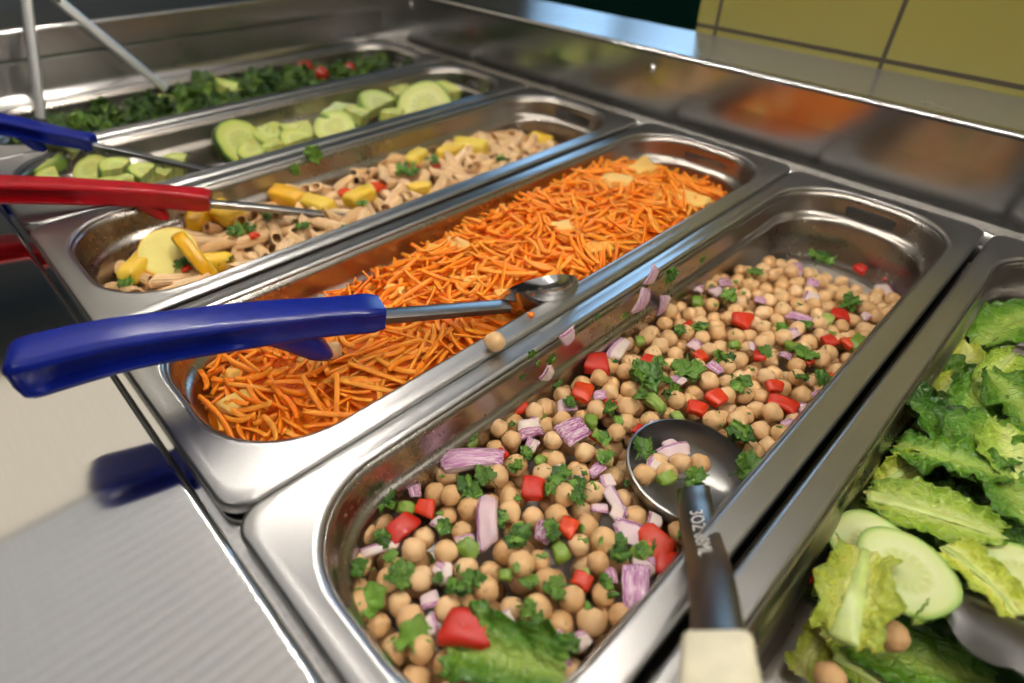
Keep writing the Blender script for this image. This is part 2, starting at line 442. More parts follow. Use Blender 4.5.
# ------------------------------------------------------------------ the steel serving counter
ct = empty('salad_bar_counter', (0, 0, -0.9)); tag(ct, 'brushed stainless steel salad bar counter with recessed well and back ledge', 'counter')
def extr(name, prof, x0, x1, m, axis='x', n=8, thick=True):
    """profile of (a, z) points run along X (a = y) or along Y (a = x)"""
    V = []; F = []; UV = []
    L = 0.0; S = [0.0]
    for i in range(1, len(prof)): L += math.dist(prof[i], prof[i - 1]); S.append(L)
    for k in range(n + 1):
        x = x0 + (x1 - x0) * k / n
        for (a, z), s in zip(prof, S):
            V.append((x, a, z + 0.9) if axis == 'x' else (a, x, z + 0.9)); UV.append((x, s))
    m_ = len(prof)
    for k in range(n):
        for i in range(m_ - 1): F.append((k * m_ + i, (k + 1) * m_ + i, (k + 1) * m_ + i + 1, k * m_ + i + 1))
    o = MB().add(V, F, UV).build(name, m, ct, smooth=True, angle=0.9)
    return o
RI = -0.009        # ledge that carries the pan rims
def rnd_edge(y, z, r, a0, a1, k=5):
    return [(y + r * math.cos(a0 + (a1 - a0) * i / k), z + r * math.sin(a0 + (a1 - a0) * i / k)) for i in range(k + 1)]
# front worktop: front apron, flat top, small raised bead, step down to the pan ledge
front = [(-0.42, -0.12)] + rnd_edge(-0.41, -0.014, 0.01, PI, PI / 2) + [(-0.405, -0.004), (-0.030, -0.004), (-0.0205, -0.004)] + rnd_edge(-0.0200, -0.0075, 0.0035, PI * 0.5, 0, 8) + [(-0.0160, RI), (0.004, RI), (0.006, -0.012), (0.006, -0.16)]
extr('counter_top', front, -0.3, 2.2, 'counter_steel')
YB = 0.572
back = [(0.532, -0.16), (0.532, -0.012), (0.534, RI), (0.5515, RI), (0.5530, -0.0055), (0.5545, -0.0045), (YB - 0.0005, -0.0045), (YB, -0.0042), (YB, -0.001), (YB - 0.0008, 0.045)]
extr('well_back_panel', back, 0.16, 2.2, 'panel_steel')
ap = [(YB + 0.004, 0.036), (YB - 0.0075, 0.036), (YB - 0.0075, 0.0362), (YB - 0.0075, SH - 0.0062)] + rnd_edge(YB - 0.002, SH - 0.0055, 0.0055, PI, PI / 2, 7) + [(YB - 0.0015, SH), (YB, SH)]
extr('back_ledge', ap, 0.05, 2.2, 'ledge_steel')
extr('back_shelf', [(YB, SH), (YB + 0.004, SH), (YW - 0.0006, SH)], 0.05, 2.2, 'shelf_steel')
XF = 0.158
far = [(0.185, -0.16), (0.185, -0.012), (0.184, RI), (0.168, RI), (0.163, -0.002), (XF + 0.002, 0.004), (XF + 0.0018, 0.007), (XF, 0.045)]
extr('well_end_panel', far, -0.3, YB + 0.003, 'panel_steel', 'y')
fap = [(XF - 0.002, 0.036), (XF + 0.004, 0.036), (XF + 0.006, 0.039), (XF + 0.006, 0.042)] + rnd_edge(XF + 0.002, SH - 0.004, 0.004, 0, PI / 2, 5) + [(XF - 0.003, SH), (XF - 0.11, SH), (XF - 0.112, SH - 0.1)]
extr('end_ledge', fap, -0.3, YB + 0.003, 'panel_steel', 'y')
sk = MB()
addb(sk, XF - 0.112, 2.2, -0.41, YW - 0.002, 0, 0.74)
sk.build('cabinet_body', 'grey_paint', ct, smooth=False)
# the well's floor and the bars between the pans
box(0.185, 2.2, 0.006, 0.532, 0.9 - 0.162, 0.9 - 0.158).build('well_floor', 'dark_steel', ct, smooth=False)
for xb in (0.3450, 0.5120, 0.6936, 0.8697, 1.0355, 1.2085):
    box(xb - 0.0016, xb + 0.0016, 0.004, 0.534, 0.9 - 0.05, 0.9 - 0.024, 0.0005).build('pan_bar', 'dark_steel', ct, smooth=False)
def screw(x, y, z, nrm):
    sb = MB(); q = lathe([(0.0, 0.0028), (0.0026, 0.0025), (0.0044, 0.0012), (0.005, 0.0)], 16); sb.add(q.v, q.f)
    q = box(-0.0032, 0.0032, -0.0005, 0.0005, 0.0018, 0.0031); sb.add(q.v, q.f)
    o = sb.build('screw', 'tool_steel', ct, smooth=True, angle=0.5)
    X = Vector((0, 0, 1)).cross(Vector(nrm)); o.matrix_local = frame_m((x, y, z + 0.9), X, nrm)
P = ray(652, 68); k_ = (YB - 0.0075 - CP[1]) / P[1]; Q = CP + P * k_; screw(Q[0], YB - 0.0075, Q[2], (0, -1, 0))
P = ray(411, 5); k_ = (YB - 0.0075 - CP[1]) / P[1]; Q = CP + P * k_; screw(Q[0], YB - 0.0075, Q[2], (0, -1, 0))

# ------------------------------------------------------------------ food pans
def pan(x0, x1, lab, dz=0.0, y0=-0.0125, y1=0.5495, depth=0.068):
    D = -depth
    S = [(0.0012, -0.0085, 0.013), (0.0002, -0.007, 0.0135), (0.0, -0.0025, 0.0135), (0.0007, -0.0007, 0.013), (0.0022, 0.0, 0.012), (0.0060, 0.0, 0.016),
         (0.0108, 0.0, 0.0515), (0.0116, 0.0003, 0.0535), (0.0128, 0.0004, 0.054), (0.0142, -0.0003, 0.054), (0.0150, -0.002, 0.0535), (0.0156, -0.008, 0.053), (0.0162, -0.020, 0.0525),
         (0.0172, -0.0232, 0.052), (0.0190, -0.0250, 0.051), (0.0204, -0.0262, 0.0505), (0.0212, -0.029, 0.050), (0.0225, -0.045, 0.049), (0.0235, D + 0.010, 0.048),
         (0.0250, D + 0.0045, 0.0465), (0.0290, D + 0.0012, 0.0425), (0.036, D, 0.036), (0.050, D - 0.0003, 0.026)]
    rings = [rrect(x0 + o, x1 - o, y0 + o, y1 - o, r, z, 12) for o, z, r in S]
    root = empty('food_pan', ((x0 + x1) / 2, 0.27, D)); tag(root, lab, 'food pan', 'steel food pans in the well')
    root.location.z += dz
    off = Matrix.Translation(Vector((-(x0 + x1) / 2, -0.27, depth)))
    rim = loft(rings[:11], True, (False, False)); rim.xf(off)
    o = rim.build('rim', 'pan_steel', root); sm = o.modifiers.new('thickness', 'SOLIDIFY'); sm.thickness = 0.0008; sm.offset = -1
    body = loft(rings[10:21], True, (False, False)); body.xf(off)
    flo = loft(rings[20:], True, (False, True)); flo.xf(off)
    o = flo.build('floor_pan', 'pan_floor_steel', root); sm = o.modifiers.new('thickness', 'SOLIDIFY'); sm.thickness = 0.0008; sm.offset = -1
    o = body.build('basin', 'pan_inside_steel', root); sm = o.modifiers.new('thickness', 'SOLIDIFY'); sm.thickness = 0.0008; sm.offset = -1
    return root
PX = dict(green=(0.1745, 0.3432), cuc=(0.3468, 0.5102), pasta=(0.5138, 0.6886), carrot=(0.6985, 0.8696), chick=(0.8698, 1.0335), lett=(1.0378, 1.2060))
pan(*PX['green'], 'farthest steel pan, holding dark chopped greens')
pan(*PX['cuc'], 'steel pan of cut cucumber beside the greens')
pan(*PX['pasta'], 'steel pan of penne pasta salad with yellow squash')
pan(*PX['carrot'], 'steel pan filled with shredded carrot', dz=0.0022)
pan(*PX['chick'], 'steel pan of chickpea salad next to the shredded carrot')
pan(*PX['lett'], 'steel pan of romaine lettuce at the right edge', depth=0.074)

# ------------------------------------------------------------------ deposit helper
class Heap:
    """height map of what already lies in a pan, used to lay pieces on one another"""
    def __init__(s, x0, x1, y0, y1, base, res=0.0015):
        s.x0, s.y0, s.res = x0, y0, res
        s.nx = int((x1 - x0) / res) + 1; s.ny = int((y1 - y0) / res) + 1
        X, Y = np.meshgrid(x0 + np.arange(s.nx) * res, y0 + np.arange(s.ny) * res, indexing='ij')
        s.H = np.vectorize(base)(X, Y)
        s.X, s.Y = X, Y
    def h(s, x, y):
        i = np.clip(((np.asarray(x) - s.x0) / s.res).astype(int), 0, s.nx - 1); j = np.clip(((np.asarray(y) - s.y0) / s.res).astype(int), 0, s.ny - 1)
        return s.H[i, j]
    SL = np.linspace(-0.7, 0.7, 15)
    def rest(s, x, y, yaw, L, r):
        t = np.linspace(-L / 2, L / 2, 11); c, n = math.cos(yaw), math.sin(yaw)
        H = s.h(x + t * c, y + t * n)
        A = (H[None, :] - s.SL[:, None] * t[None, :]).max(1)
        k = int((A + 0.004 * np.abs(s.SL)).argmin())
        return A[k] + r, s.SL[k]
    def lay(s, x, y, yaw, L, r, a, b, soft=0.9):
        c, n = math.cos(yaw), math.sin(yaw)
        for t in np.arange(-L / 2, L / 2 + 1e-6, s.res):
            for q in np.arange(-r, r + 1e-6, s.res):
                xx, yy = x + t * c - q * n, y + t * n + q * c
                i, j = int((xx - s.x0) / s.res), int((yy - s.y0) / s.res)
                if 0 <= i < s.nx and 0 <= j < s.ny:
                    z = a + b * t + math.sqrt(max(r * r - q * q, 0)) * soft
                    if z > s.H[i, j]: s.H[i, j] = z

def visible_order(C, r):
    """share of each small ball's outline seen from the photo's viewpoint, times its apparent size"""
    C = np.array(C); r = np.broadcast_to(r, (len(C),))
    D = (C - CP) @ RM; dep = -D[:, 2]; U = FOC * D[:, 0] / dep; V = FOC * D[:, 1] / dep; R = FOC * r / dep
    sc = np.zeros(len(C))
    for i in range(len(C)):
        near = (dep < dep[i] - 0.001)
        d = np.hypot(U - U[i], V - V[i])
        near &= d < R + R[i]
        s = 0
        for a, b in ((0, 0), (.6, 0), (-.6, 0), (0, .6), (0, -.6), (.4, .4), (-.4, .4), (.4, -.4), (-.4, -.4)):
            u, v = U[i] + a * R[i], V[i] + b * R[i]
            if not np.any(near & (np.hypot(U - u, V - v) < R * 0.97)): s += 1
        sc[i] = s / 9 * R[i] ** 2
    return sc

def mound(name, x0, x1, y0, y1, r, h, m, lab, cat, dz=-0.006, n=(24, 60), parent=None, rough=0.003):
    """closed bed of food below the single pieces"""
    V = []; F = []; nx, ny = n
    def pt(i, j, top):
        sx = i / nx * 2 - 1; sy = j / ny * 2 - 1
        # square to rounded rectangle
        cx, cy = (x0 + x1) / 2, (y0 + y1) / 2; hx, hy = (x1 - x0) / 2, (y1 - y0) / 2
        x, y = cx + sx * hx, cy + sy * hy
        ex, ey = max(abs(x - cx) - (hx - r), 0), max(abs(y - cy) - (hy - r), 0)
        if ex > 0 and ey > 0:
            d = math.hypot(ex, ey); mx = max(ex, ey)
            k = mx / d
            x = cx + math.copysign(hx - r + ex * k, x - cx); y = cy + math.copysign(hy - r + ey * k, y - cy)
        if not top: return (x, y, -0.066)
        e = max(abs(sx), abs(sy)); fall = max(0, (e - 0.86) / 0.14)
        z = h(x, y) + dz + rough * noise.noise(Vector((x * 60, y * 60, 3.1))) - 0.012 * fall * fall
        return (x, y, max(z, -0.0655))
    for i in range(nx + 1):
        for j in range(ny + 1): V.append(pt(i, j, True))
    for i in range(nx):
        for j in range(ny):
            a = i * (ny + 1) + j; F.append((a, a + 1, a + ny + 2, a + ny + 1))
    mb = MB().add(V, F)
    return mb

# ------------------------------------------------------------------ piece shapes
def uvsphere(nu=18, nv=12, f=None):
    V = []; F = []
    rows = [[(0, 0, 1)]] 
    pts = []
    for i in range(nv + 1):
        th = PI * i / nv
        for k in range(nu):
            ph = 2 * PI * k / nu
            d = Vector((math.sin(th) * math.cos(ph), math.sin(th) * math.sin(ph), math.cos(th)))
            s = f(d, th, ph) if f else 1.0
            pts.append(d * s)
    # merge poles
    V = [pts[0]] + pts[nu:nv * nu] + [pts[nv * nu]]
    def idx(i, k):
        if i == 0: return 0
        if i == nv: return len(V) - 1
        return 1 + (i - 1) * nu + k % nu
    for i in range(nv):
        for k in range(nu):
            q = [idx(i, k), idx(i + 1, k), idx(i + 1, k + 1), idx(i, k + 1)]
            q = list(dict.fromkeys(q)); F.append(tuple(q))
    return MB().add(V, F)

def pea_mesh(seed, nu=20, nv=14):
    r0 = random.Random(seed); off = Vector((r0.uniform(0, 50), r0.uniform(0, 50), 0)); el = r0.uniform(0.94, 1.06); bk = r0.uniform(0.12, 0.26)
    def f(d, th, ph):
        s = 1 + 0.09 * noise.noise(d * 1.6 + off) + 0.035 * noise.noise(d * 4.0 + off)
        s += bk * math.exp(-(th / 0.42) ** 2)                              # the beak
        g = math.sin(th) ** 0.7 * math.exp(-(math.sin(ph / 2) / 0.22) ** 2) * (1 if th < 2.2 else 0.4)
        s -= 0.085 * g                                                    # the furrow between the halves
        return s
    mb = uvsphere(nu, nv, f); mb.v = [(x * 1.0, y * el, z * 0.98) for x, y, z in mb.v]
    return mb
PEAS = [pea_mesh(s).mesh('chickpea', 'chickpea', normals=True) for s in range(7)]
PEA_LO = [pea_mesh(s + 20, 12, 8) for s in range(4)]

def rand_rot(r=random):
    return Euler((r.uniform(0, 2 * PI), r.uniform(0, 2 * PI), r.uniform(0, 2 * PI))).to_matrix().to_4x4()

def chunk(sx, sy, sz, curve=0.0, seed=0, bev=0.22, lump=0.06, n=(5, 5, 3)):
    """soft-edged cut piece; curve bends it about Y like a slice of pepper wall"""
    r0 = random.Random(seed); off = Vector((r0.uniform(0, 90), r0.uniform(0, 90), r0.uniform(0, 90)))
    bm = bmesh.new(); bmesh.ops.create_cube(bm, size=2)
    bmesh.ops.subdivide_edges(bm, edges=list(bm.edges), cuts=5, use_grid_fill=True)
    bm.verts.index_update()
    sk = [r0.uniform(-0.25, 0.25) for _ in range(4)]
    V = []
    m = min(sx, sy, sz)
    for v in bm.verts:
        p = v.co.copy()
        q = Vector((p.x * sx / 2, p.y * sy / 2, p.z * sz / 2))
        rb = bev * m
        lim = Vector((max(sx / 2 - rb, 0), max(sy / 2 - rb, 0), max(sz / 2 - rb, 0)))
        c = Vector((max(-lim.x, min(lim.x, q.x)), max(-lim.y, min(lim.y, q.y)), max(-lim.z, min(lim.z, q.z))))
        d = q - c
        if d.length > 1e-9: q = c + d.normalized() * rb * min(1.0, d.length / rb * 1.0)
        q.x *= 1 + sk[0] * p.y; q.y *= 1 + sk[1] * p.x
        q += Vector((noise.noise(p * 1.3 + off), noise.noise(p * 1.3 - off), noise.noise(p * 1.3 + off * 2))) * lump * m
        if curve: q.z -= curve * q.x * q.x / max(sx, 1e-6)
        V.append(tuple(q))
    mb = MB().add(V, [tuple(v.index for v in f.verts) for f in bm.faces]); bm.free()
    return mb

def split_top(mb, frac=0.2):
    """split a piece into its skin side (faces looking up) and the rest"""
    top, rest = [], []
    V = [Vector(p) for p in mb.v]
    for f in mb.f:
        n = (V[f[1]] - V[f[0]]).cross(V[f[2]] - V[f[0]])
        n.normalize()
        (top if n.z > frac else rest).append(f)
    def sub(fs):
        ids = sorted({i for f in fs for i in f}); mp = {a: b for b, a in enumerate(ids)}
        return MB().add([mb.v[i] for i in ids], [tuple(mp[i] for i in f) for f in fs])
    return sub(top), sub(rest)

def two_part_cut(name, mb, m_body, m_skin, skin_name, y0):
    A, B = [], []
    for f in mb.f:
        (A if sum(mb.v[i][1] for i in f) / len(f) > y0 else B).append(f)
    def sub(fs):
        ids = sorted({i for f in fs for i in f}); mp = {a: b for b, a in enumerate(ids)}
        return MB().add([mb.v[i] for i in ids], [tuple(mp[i] for i in f) for f in fs])
    return (name, sub(B).mesh(name, m_body, normals=False), skin_name, sub(A).mesh(skin_name, m_skin, normals=False))
def two_part(name, mb, m_body, m_skin, skin_name, frac=0.35):
    """prototype root mesh with its skin as a child"""
    a, b = split_top(mb, frac)
    return (name, b.mesh(name, m_body, normals=False), skin_name, a.mesh(skin_name, m_skin, normals=False))
def inst(proto, M):
    o = link(proto[0], proto[1]); o.matrix_world = M
    for k in range(2, len(proto), 2):
        link(proto[k], proto[k + 1], o)
    return o

def leaflet(n_l=5, size=1.0, seed=0, curl=0.35, serr=0.16, rings=5, seg=40):
    """one lobed, crimped herb leaf lying in XY, stalk at the origin, tip towards +X; 1 = length"""
    r0 = random.Random(seed); off = Vector((r0.uniform(0, 90), r0.uniform(0, 90), 0))
    V = [(0.0, 0, 0)]; F = []
    for i in range(1, rings + 1):
        for k in range(seg):
            a = -PI + 2 * PI * k / seg
            R = 0.34 + 0.16 * math.cos(a * 0.5) + serr * abs(math.cos(a * n_l / 2)) + 0.05 * math.cos(a * n_l * 2.5)
            R *= 0.45 + 0.55 * (1 - abs(a) / PI) ** 0.5
            q = R * i / rings
            x, y = 0.18 + q * math.cos(a), q * math.sin(a) * 1.1
            z = curl * (x * x * 0.3 - abs(y) * 0.5) + 0.34 * (i / rings) * noise.noise(Vector((x * 4, y * 4, 0)) + off)
            V.append((x * size, y * size, z * size))
    for k in range(seg): F.append((0, 1 + k, 1 + (k + 1) % seg))
    for i in range(rings - 1):
        for k in range(seg):
            a = 1 + i * seg + k; b = 1 + i * seg + (k + 1) % seg; F.append((a, a + seg, b + seg, b))
    return MB().add(V, F)

def thicken(mb, t):
    """give a leaf sheet a real thickness"""
    n = len(mb.v); N = [Vector() for _ in range(n)]
    P = [Vector(p) for p in mb.v]
    cnt = {}
    for f in mb.f:
        q = (P[f[1]] - P[f[0]]).cross(P[f[2]] - P[f[0]])
        for i in f: N[i] += q
        for a, b in zip(f, f[1:] + f[:1]): cnt[(a, b)] = 1
    V = list(mb.v); W = [tuple(p - (q.normalized() * t if q.length > 0 else Vector((0, 0, t)))) for p, q in zip(P, N)]
    F = list(mb.f) + [tuple(i + n for i in reversed(f)) for f in mb.f]
    for (a, b) in cnt:
        if (b, a) not in cnt: F.append((b, a, a + n, b + n))
    return MB().add(V + W, F, list(mb.uv) * 2)

def sprig(seed, k=3, serr=0.16, stem=True):
    r0 = random.Random(seed); mb = MB()
    for i in range(k):
        a = (i - (k - 1) / 2) * 0.9 + r0.uniform(-.2, .2)
        q = thicken(leaflet(5, r0.uniform(0.5, 0.75), seed * 9 + i, r0.uniform(0.0, 0.8), serr), 0.025)
        q.xf(Matrix.Translation((0.18, 0, 0.03 * i)) @ Euler((r0.uniform(-.5, .5), r0.uniform(-.5, .3), a)).to_matrix().to_4x4())
        mb.add(q.v, q.f)
    q = tube([(-0.35, 0.03, -0.05), (-0.1, 0.0, 0.02), (0.2, 0, 0.02)], 0.022, 6); mb.add(q.v, q.f)
    return mb
HERB = [sprig(s, 3 + s % 2).mesh('parsley_leaf', 'herb') for s in range(6)]
SMOOTH_LEAF = [thicken(leaflet(3, 1.0, 70 + s, 0.7, 0.10), 0.02).mesh('celery_leaf', 'leaf_green') for s in range(3)]

def romaine(L, W, seed, shape='oval', wave=0.10, curl=0.5, fold=0.3, nu=44, nv=50, torn=0.16, blister=0.055):
    """torn piece of lettuce leaf: length along Y, midrib at x = 0"""
    r0 = random.Random(seed); off = Vector((r0.uniform(0, 90), r0.uniform(0, 90), 0))
    V = []; UV = []; F = []
    for j in range(nv + 1):
        t = j / nv
        if shape == 'oval': ww = math.sin(PI * min(max(t * 0.86 + 0.10, 0), 1)) ** 0.55
        elif shape == 'torn': ww = 0.72 + 0.28 * noise.noise(Vector((t * 3, seed, 0)))
        else: ww = 0.35 + 0.65 * min(1, t * 1.25) ** 0.8 if t < 0.85 else (1 - ((t - 0.85) / 0.15) ** 2 * 0.5)
        for i in range(nu + 1):
            s = i / nu * 2 - 1
            e = 1 + torn * noise.noise(Vector((t * 7, math.copysign(3, s) + seed, 1.7))) + 0.05 * noise.noise(Vector((t * 26, s * 2, seed)))
            te = t + 0.10 * (abs(t - 0.5) * 2) ** 3 * noise.noise(Vector((s * 4, seed * 1.3, t)))
            x = s * ww * W / 2 * e; y = (te - 0.5) * L
            edge = abs(s) ** 1.6 * 0.9 + 0.1
            z = wave * W * edge * (noise.noise(Vector((x / W * 3.2, y / W * 5.0, 0)) + off) * 1.0 + 0.5 * noise.noise(Vector((x / W * 8, y / W * 11, 5)) + off))
            z += blister * W * (0.5 - abs(noise.noise(Vector((x / W * 5.5, y / W * 5.5, 2)) + off)) * 1.6) * min(1, abs(s) * 4)
            z += 0.35 * blister * W * (0.5 - abs(noise.noise(Vector((x / W * 13, y / W * 13, 7)) + off)) * 1.6) * min(1, abs(s) * 4)
            z += wave * 0.40 * W * abs(s) ** 3 * math.sin(t * 11 + seed + 2.5 * noise.noise(Vector((t * 5, seed, s))))
            z += fold * W * (abs(s) ** 1.5) * 0.35 - curl * L * (t - 0.5) ** 2 * 0.6
            V.append((x, y, z)); UV.append((i / nu, t))
    for j in range(nv):
        for i in range(nu):
            a = j * (nu + 1) + i; F.append((a, a + 1, a + nu + 2, a + nu + 1))
    mb = MB().add(V, F, UV)
    # rib
    mid = [Vector(V[j * (nu + 1) + nu // 2]) for j in range(0, nv + 1, 2)]
    return thicken(mb, 0.0006), mid
def lettuce(loc, L, W, yaw, seed, m, lab, tilt=(0, 0), rib=0.0, grp=None, cat='lettuce', **kw):
    mb, mid = romaine(L, W, seed, **kw)
    o = mb.build('lettuce_leaf', m)
    o.matrix_world = Matrix.Translation(Vector(loc)) @ Euler((tilt[0], tilt[1], 0)).to_matrix().to_4x4() if False else Matrix.Translation(Vector(loc)) @ Euler((0, 0, yaw)).to_matrix().to_4x4() @ Euler((tilt[0], tilt[1], 0)).to_matrix().to_4x4()
    if rib > 0:
        n = len(mid)
        rb = sweep([p + Vector((0, 0, 0.0004)) for p in mid], lambda t: [(math.cos(k * PI / 4) * rib * (1 - 0.75 * t), math.sin(k * PI / 4) * rib * 0.35 * (1 - 0.75 * t)) for k in range(8)])
        rb.build('midrib', 'midrib', o)['label'] = 'pale midrib'
    tag(o, lab, cat, grp); return o

def cuke_slice(R, T, a0=0.0, a1=2 * PI, seed=0, skin='cucumber_skin', flesh='cucumber_flesh', names=('cucumber_slice', 'rind'), oval=1.0):
    """round slice, half or wedge: flesh with the rind as a child"""
    r0 = random.Random(seed); full = a1 - a0 > 6.2; n = max(6, int((a1 - a0) / (2 * PI) * 40)); rr = [0.0, 0.25, 0.5, 0.75, 0.93, 1.0]
    V = []; UV = []; F = []
    wob = lambda a: 1 + 0.03 * math.sin(3 * a + seed) + 0.015 * math.sin(5 * a + 2 * seed)
    K = n if full else n + 1
    for side in (1, -1):
        for i, q in enumerate(rr):
            for k in range(K):
                a = a0 + (a1 - a0) * k / n; e = 1 - (0.03 if q == 1.0 else 0)
                z = side * T / 2 * (1 - (0.16 if q == 1.0 else 0)) + 0.03 * R * noise.noise(Vector((q * 3 * math.cos(a), q * 3 * math.sin(a), seed)))
                V.append((R * q * e * math.cos(a) * wob(a), R * q * e * math.sin(a) * wob(a) * oval, z)); UV.append((q, a / (2 * PI)))
    S = len(rr) * K
    for s in range(2):
        for i in range(len(rr) - 1):
            for k in range(n):
                a = s * S + i * K + k; b = s * S + i * K + (k + 1) % K; F.append((a, a + K, b + K, b) if s == 0 else (a, b, b + K, a + K))
    if not full:
        for k in (0, n):
            for i in range(len(rr) - 1):
                a = i * K + k; b = a + K; F.append((a, b, S + b, S + a) if k == 0 else (b, a, S + a, S + b))
    body = MB().add(V, F, UV)
    V = []; F = []
    prof = [(0.965, T / 2 * 0.92), (1.0, T / 2 * 0.7), (1.012, 0), (1.0, -T / 2 * 0.7), (0.965, -T / 2 * 0.92), (0.93, 0)]
    for k in range(K):
        a = a0 + (a1 - a0) * k / n
        for q, z in prof:
            V.append((R * q * math.cos(a) * wob(a), R * q * math.sin(a) * wob(a) * oval, z + 0.03 * R * noise.noise(Vector((3 * math.cos(a), 3 * math.sin(a), seed)))))
    m = len(prof)
    for k in range(n):
        for j in range(m):
            a = k * m + j; b = k * m + (j + 1) % m; c = ((k + 1) % K) * m + (j + 1) % m; d = ((k + 1) % K) * m + j; F.append((a, b, c, d))
    if not full: F.append(tuple(range(m))); F.append(tuple(reversed(range(n * m, (n + 1) * m))))
    rind = MB().add(V, F)
    return (names[0], body.mesh(names[0], flesh, angle=0.7), names[1], rind.mesh(names[1], skin))

def penne(seed, L=0.036, R=0.0047):
    r0 = random.Random(seed); cv = r0.uniform(-0.12, 0.12); seg = 28; rings = []
    sl = r0.choice((1, -1)) * 1.0
    def ring(t, r, ridged):
        out = []
        for k in range(seg):
            a = 2 * PI * k / seg; rr = r * (1 + (0.07 * (1 if k % 2 else -1) if ridged else 0)); y, z = rr * math.cos(a), rr * math.sin(a)
            x = t * L / 2 + sl * y * 0.95 * (1 if abs(t) > 0.98 else abs(t))
            out.append((x, y + cv * L * (t * t - 0.4) * 0.5, z))
        return out
    for t in (-1, -0.9, -0.6, -0.3, 0, 0.3, 0.6, 0.9, 1): rings.append(ring(t, R, True))
    for t in (1, 0.6, 0, -0.6, -1): rings.append(ring(t, R * 0.76, False))
    rings.append(rings[0])
    return loft(rings, True, (False, False)).mesh('penne', 'penne', angle=0.9)

def shred(seed, L=0.03, w=0.0030):
    r0 = random.Random(seed); n = 9
    a, b = r0.uniform(-0.14, 0.14), r0.uniform(-0.06, 0.10); tw = r0.uniform(-0.6, 0.6); h = w * r0.uniform(0.35, 0.6)
    def prof(t):
        s = (0.80 + 0.20 * math.sin(PI * min(max(t, 0.04), 0.96)) ** 0.5)
        c, d = math.cos(tw * t), math.sin(tw * t)
        q = [(-w / 2, -h / 2), (0, -h / 2 * 1.1), (w / 2, -h / 2), (w / 2 * 1.1, 0), (w / 2, h / 2), (0, h / 2 * 1.1), (-w / 2, h / 2), (-w / 2 * 1.1, 0)]
        return [((x * c - y * d) * s, (x * d + y * c) * s) for x, y in q]
    path = [((i / (n - 1) - 0.5) * L, a * L * (4 * (i / (n - 1) - 0.5) ** 2), b * L * (4 * (i / (n - 1) - 0.5) ** 2)) for i in range(n)]
    return sweep(path, prof)
# ------------------------------------------------------------------ serving tools
def rr_prof(w, h, k=0.3, rec=0.0, n=6):
    """rounded bar section with a hollow in both side faces"""
    r = min(w, h) * k; out = []
    for cx, cy, a0 in ((w / 2 - r, h / 2 - r, 0), (-w / 2 + r, h / 2 - r, PI / 2), (-w / 2 + r, -h / 2 + r, PI), (w / 2 - r, -h / 2 + r, 1.5 * PI)):
        for i in range(n + 1):
            a = a0 + i / n * PI / 2; out.append((cx + r * math.cos(a), cy + r * math.sin(a)))
        if a0 == PI / 2: out += [(-w / 2 + rec, h * 0.24), (-w / 2 + rec * 1.25, 0), (-w / 2 + rec, -h * 0.24)]
    out += [(w / 2 - rec, -h * 0.24), (w / 2 - rec * 1.25, 0), (w / 2 - rec, h * 0.24)]
    return out

def grip(root, pts, w0, w1, h0, h1, m, rec=0.006, guard=None, n=40):
    path = catmull(pts, n)
    def prof(t):
        e0 = min(1, t / 0.075); e1 = min(1, (1 - t) / 0.035)
        s = (0.50 + 0.50 * math.sqrt(max(0, 1 - (1 - e0) ** 2))) * (0.86 + 0.14 * math.sqrt(max(0, 1 - (1 - e1) ** 2)))
        sw = 1 - 0.10 * math.exp(-((t - 0.86) / 0.08) ** 2) + (0.06 if t > 0.93 else 0)
        k = min(max((t - 0.07) / 0.05, 0), 1) * min(max((0.70 - t) / 0.08, 0), 1)
        return rr_prof((w0 + (w1 - w0) * t) * s * sw, (h0 + (h1 - h0) * t) * s, 0.20, rec * k + 0.0003)
    o = sweep(path, prof).build('handle', m, root, angle=0.9)
    if guard:
        t0, dep, ln = guard
        i = int(t0 * (n - 1)); T = (path[i + 2] - path[i - 2]).normalized(); S = T.cross(Vector((0, 0, 1))).normalized(); U = S.cross(T)
        P = path[i] - U * (h0 + (h1 - h0) * t0) * 0.30
        # a lug swept down below the grip, sloping on the hand side
        rings = []
        for k in range(9):
            q = k / 8; c = P + T * (ln * (-0.45 + 0.75 * q ** 0.8)) - U * dep * q
            L = ln * (1.0 - 0.62 * q) * (1 if k < 8 else 0.7); W = (w0 + (w1 - w0) * t0) * (0.86 - 0.2 * q) * (1 if k < 8 else 0.75)
            rings.append([c + T * (L * 0.5 * math.copysign(abs(math.cos(a)) ** 0.7, math.cos(a))) + S * (W * 0.5 * math.copysign(abs(math.sin(a)) ** 0.7, math.sin(a))) for a in [2 * PI * j / 20 for j in range(20)]])
        loft(rings).build('finger_guard', m, root)
    return o

def channel(w0, w1, d0, d1, th=0.0014, sgn=-1):
    """folded strip of steel: crowned top with two flanges turned down"""
    def prof(t):
        w = w0 + (w1 - w0) * t; d = d0 + (d1 - d0) * t; out = []
        outer = [(-w / 2, sgn * d), (-w / 2, -0.15 * d * -sgn), (-w * 0.40, 0.0), (-w * 0.2, 0.0004), (0, 0.0006), (w * 0.2, 0.0004), (w * 0.40, 0.0), (w / 2, -0.15 * d * -sgn), (w / 2, sgn * d)]
        inner = [((w / 2 - th), sgn * d), ((w / 2 - th), sgn * (th + 0.15 * d)), (w * 0.36, sgn * th), (0, sgn * th), (-w * 0.36, sgn * th), (-(w / 2 - th), sgn * (th + 0.15 * d)), (-(w / 2 - th), sgn * d)]
        return outer + inner
    return prof

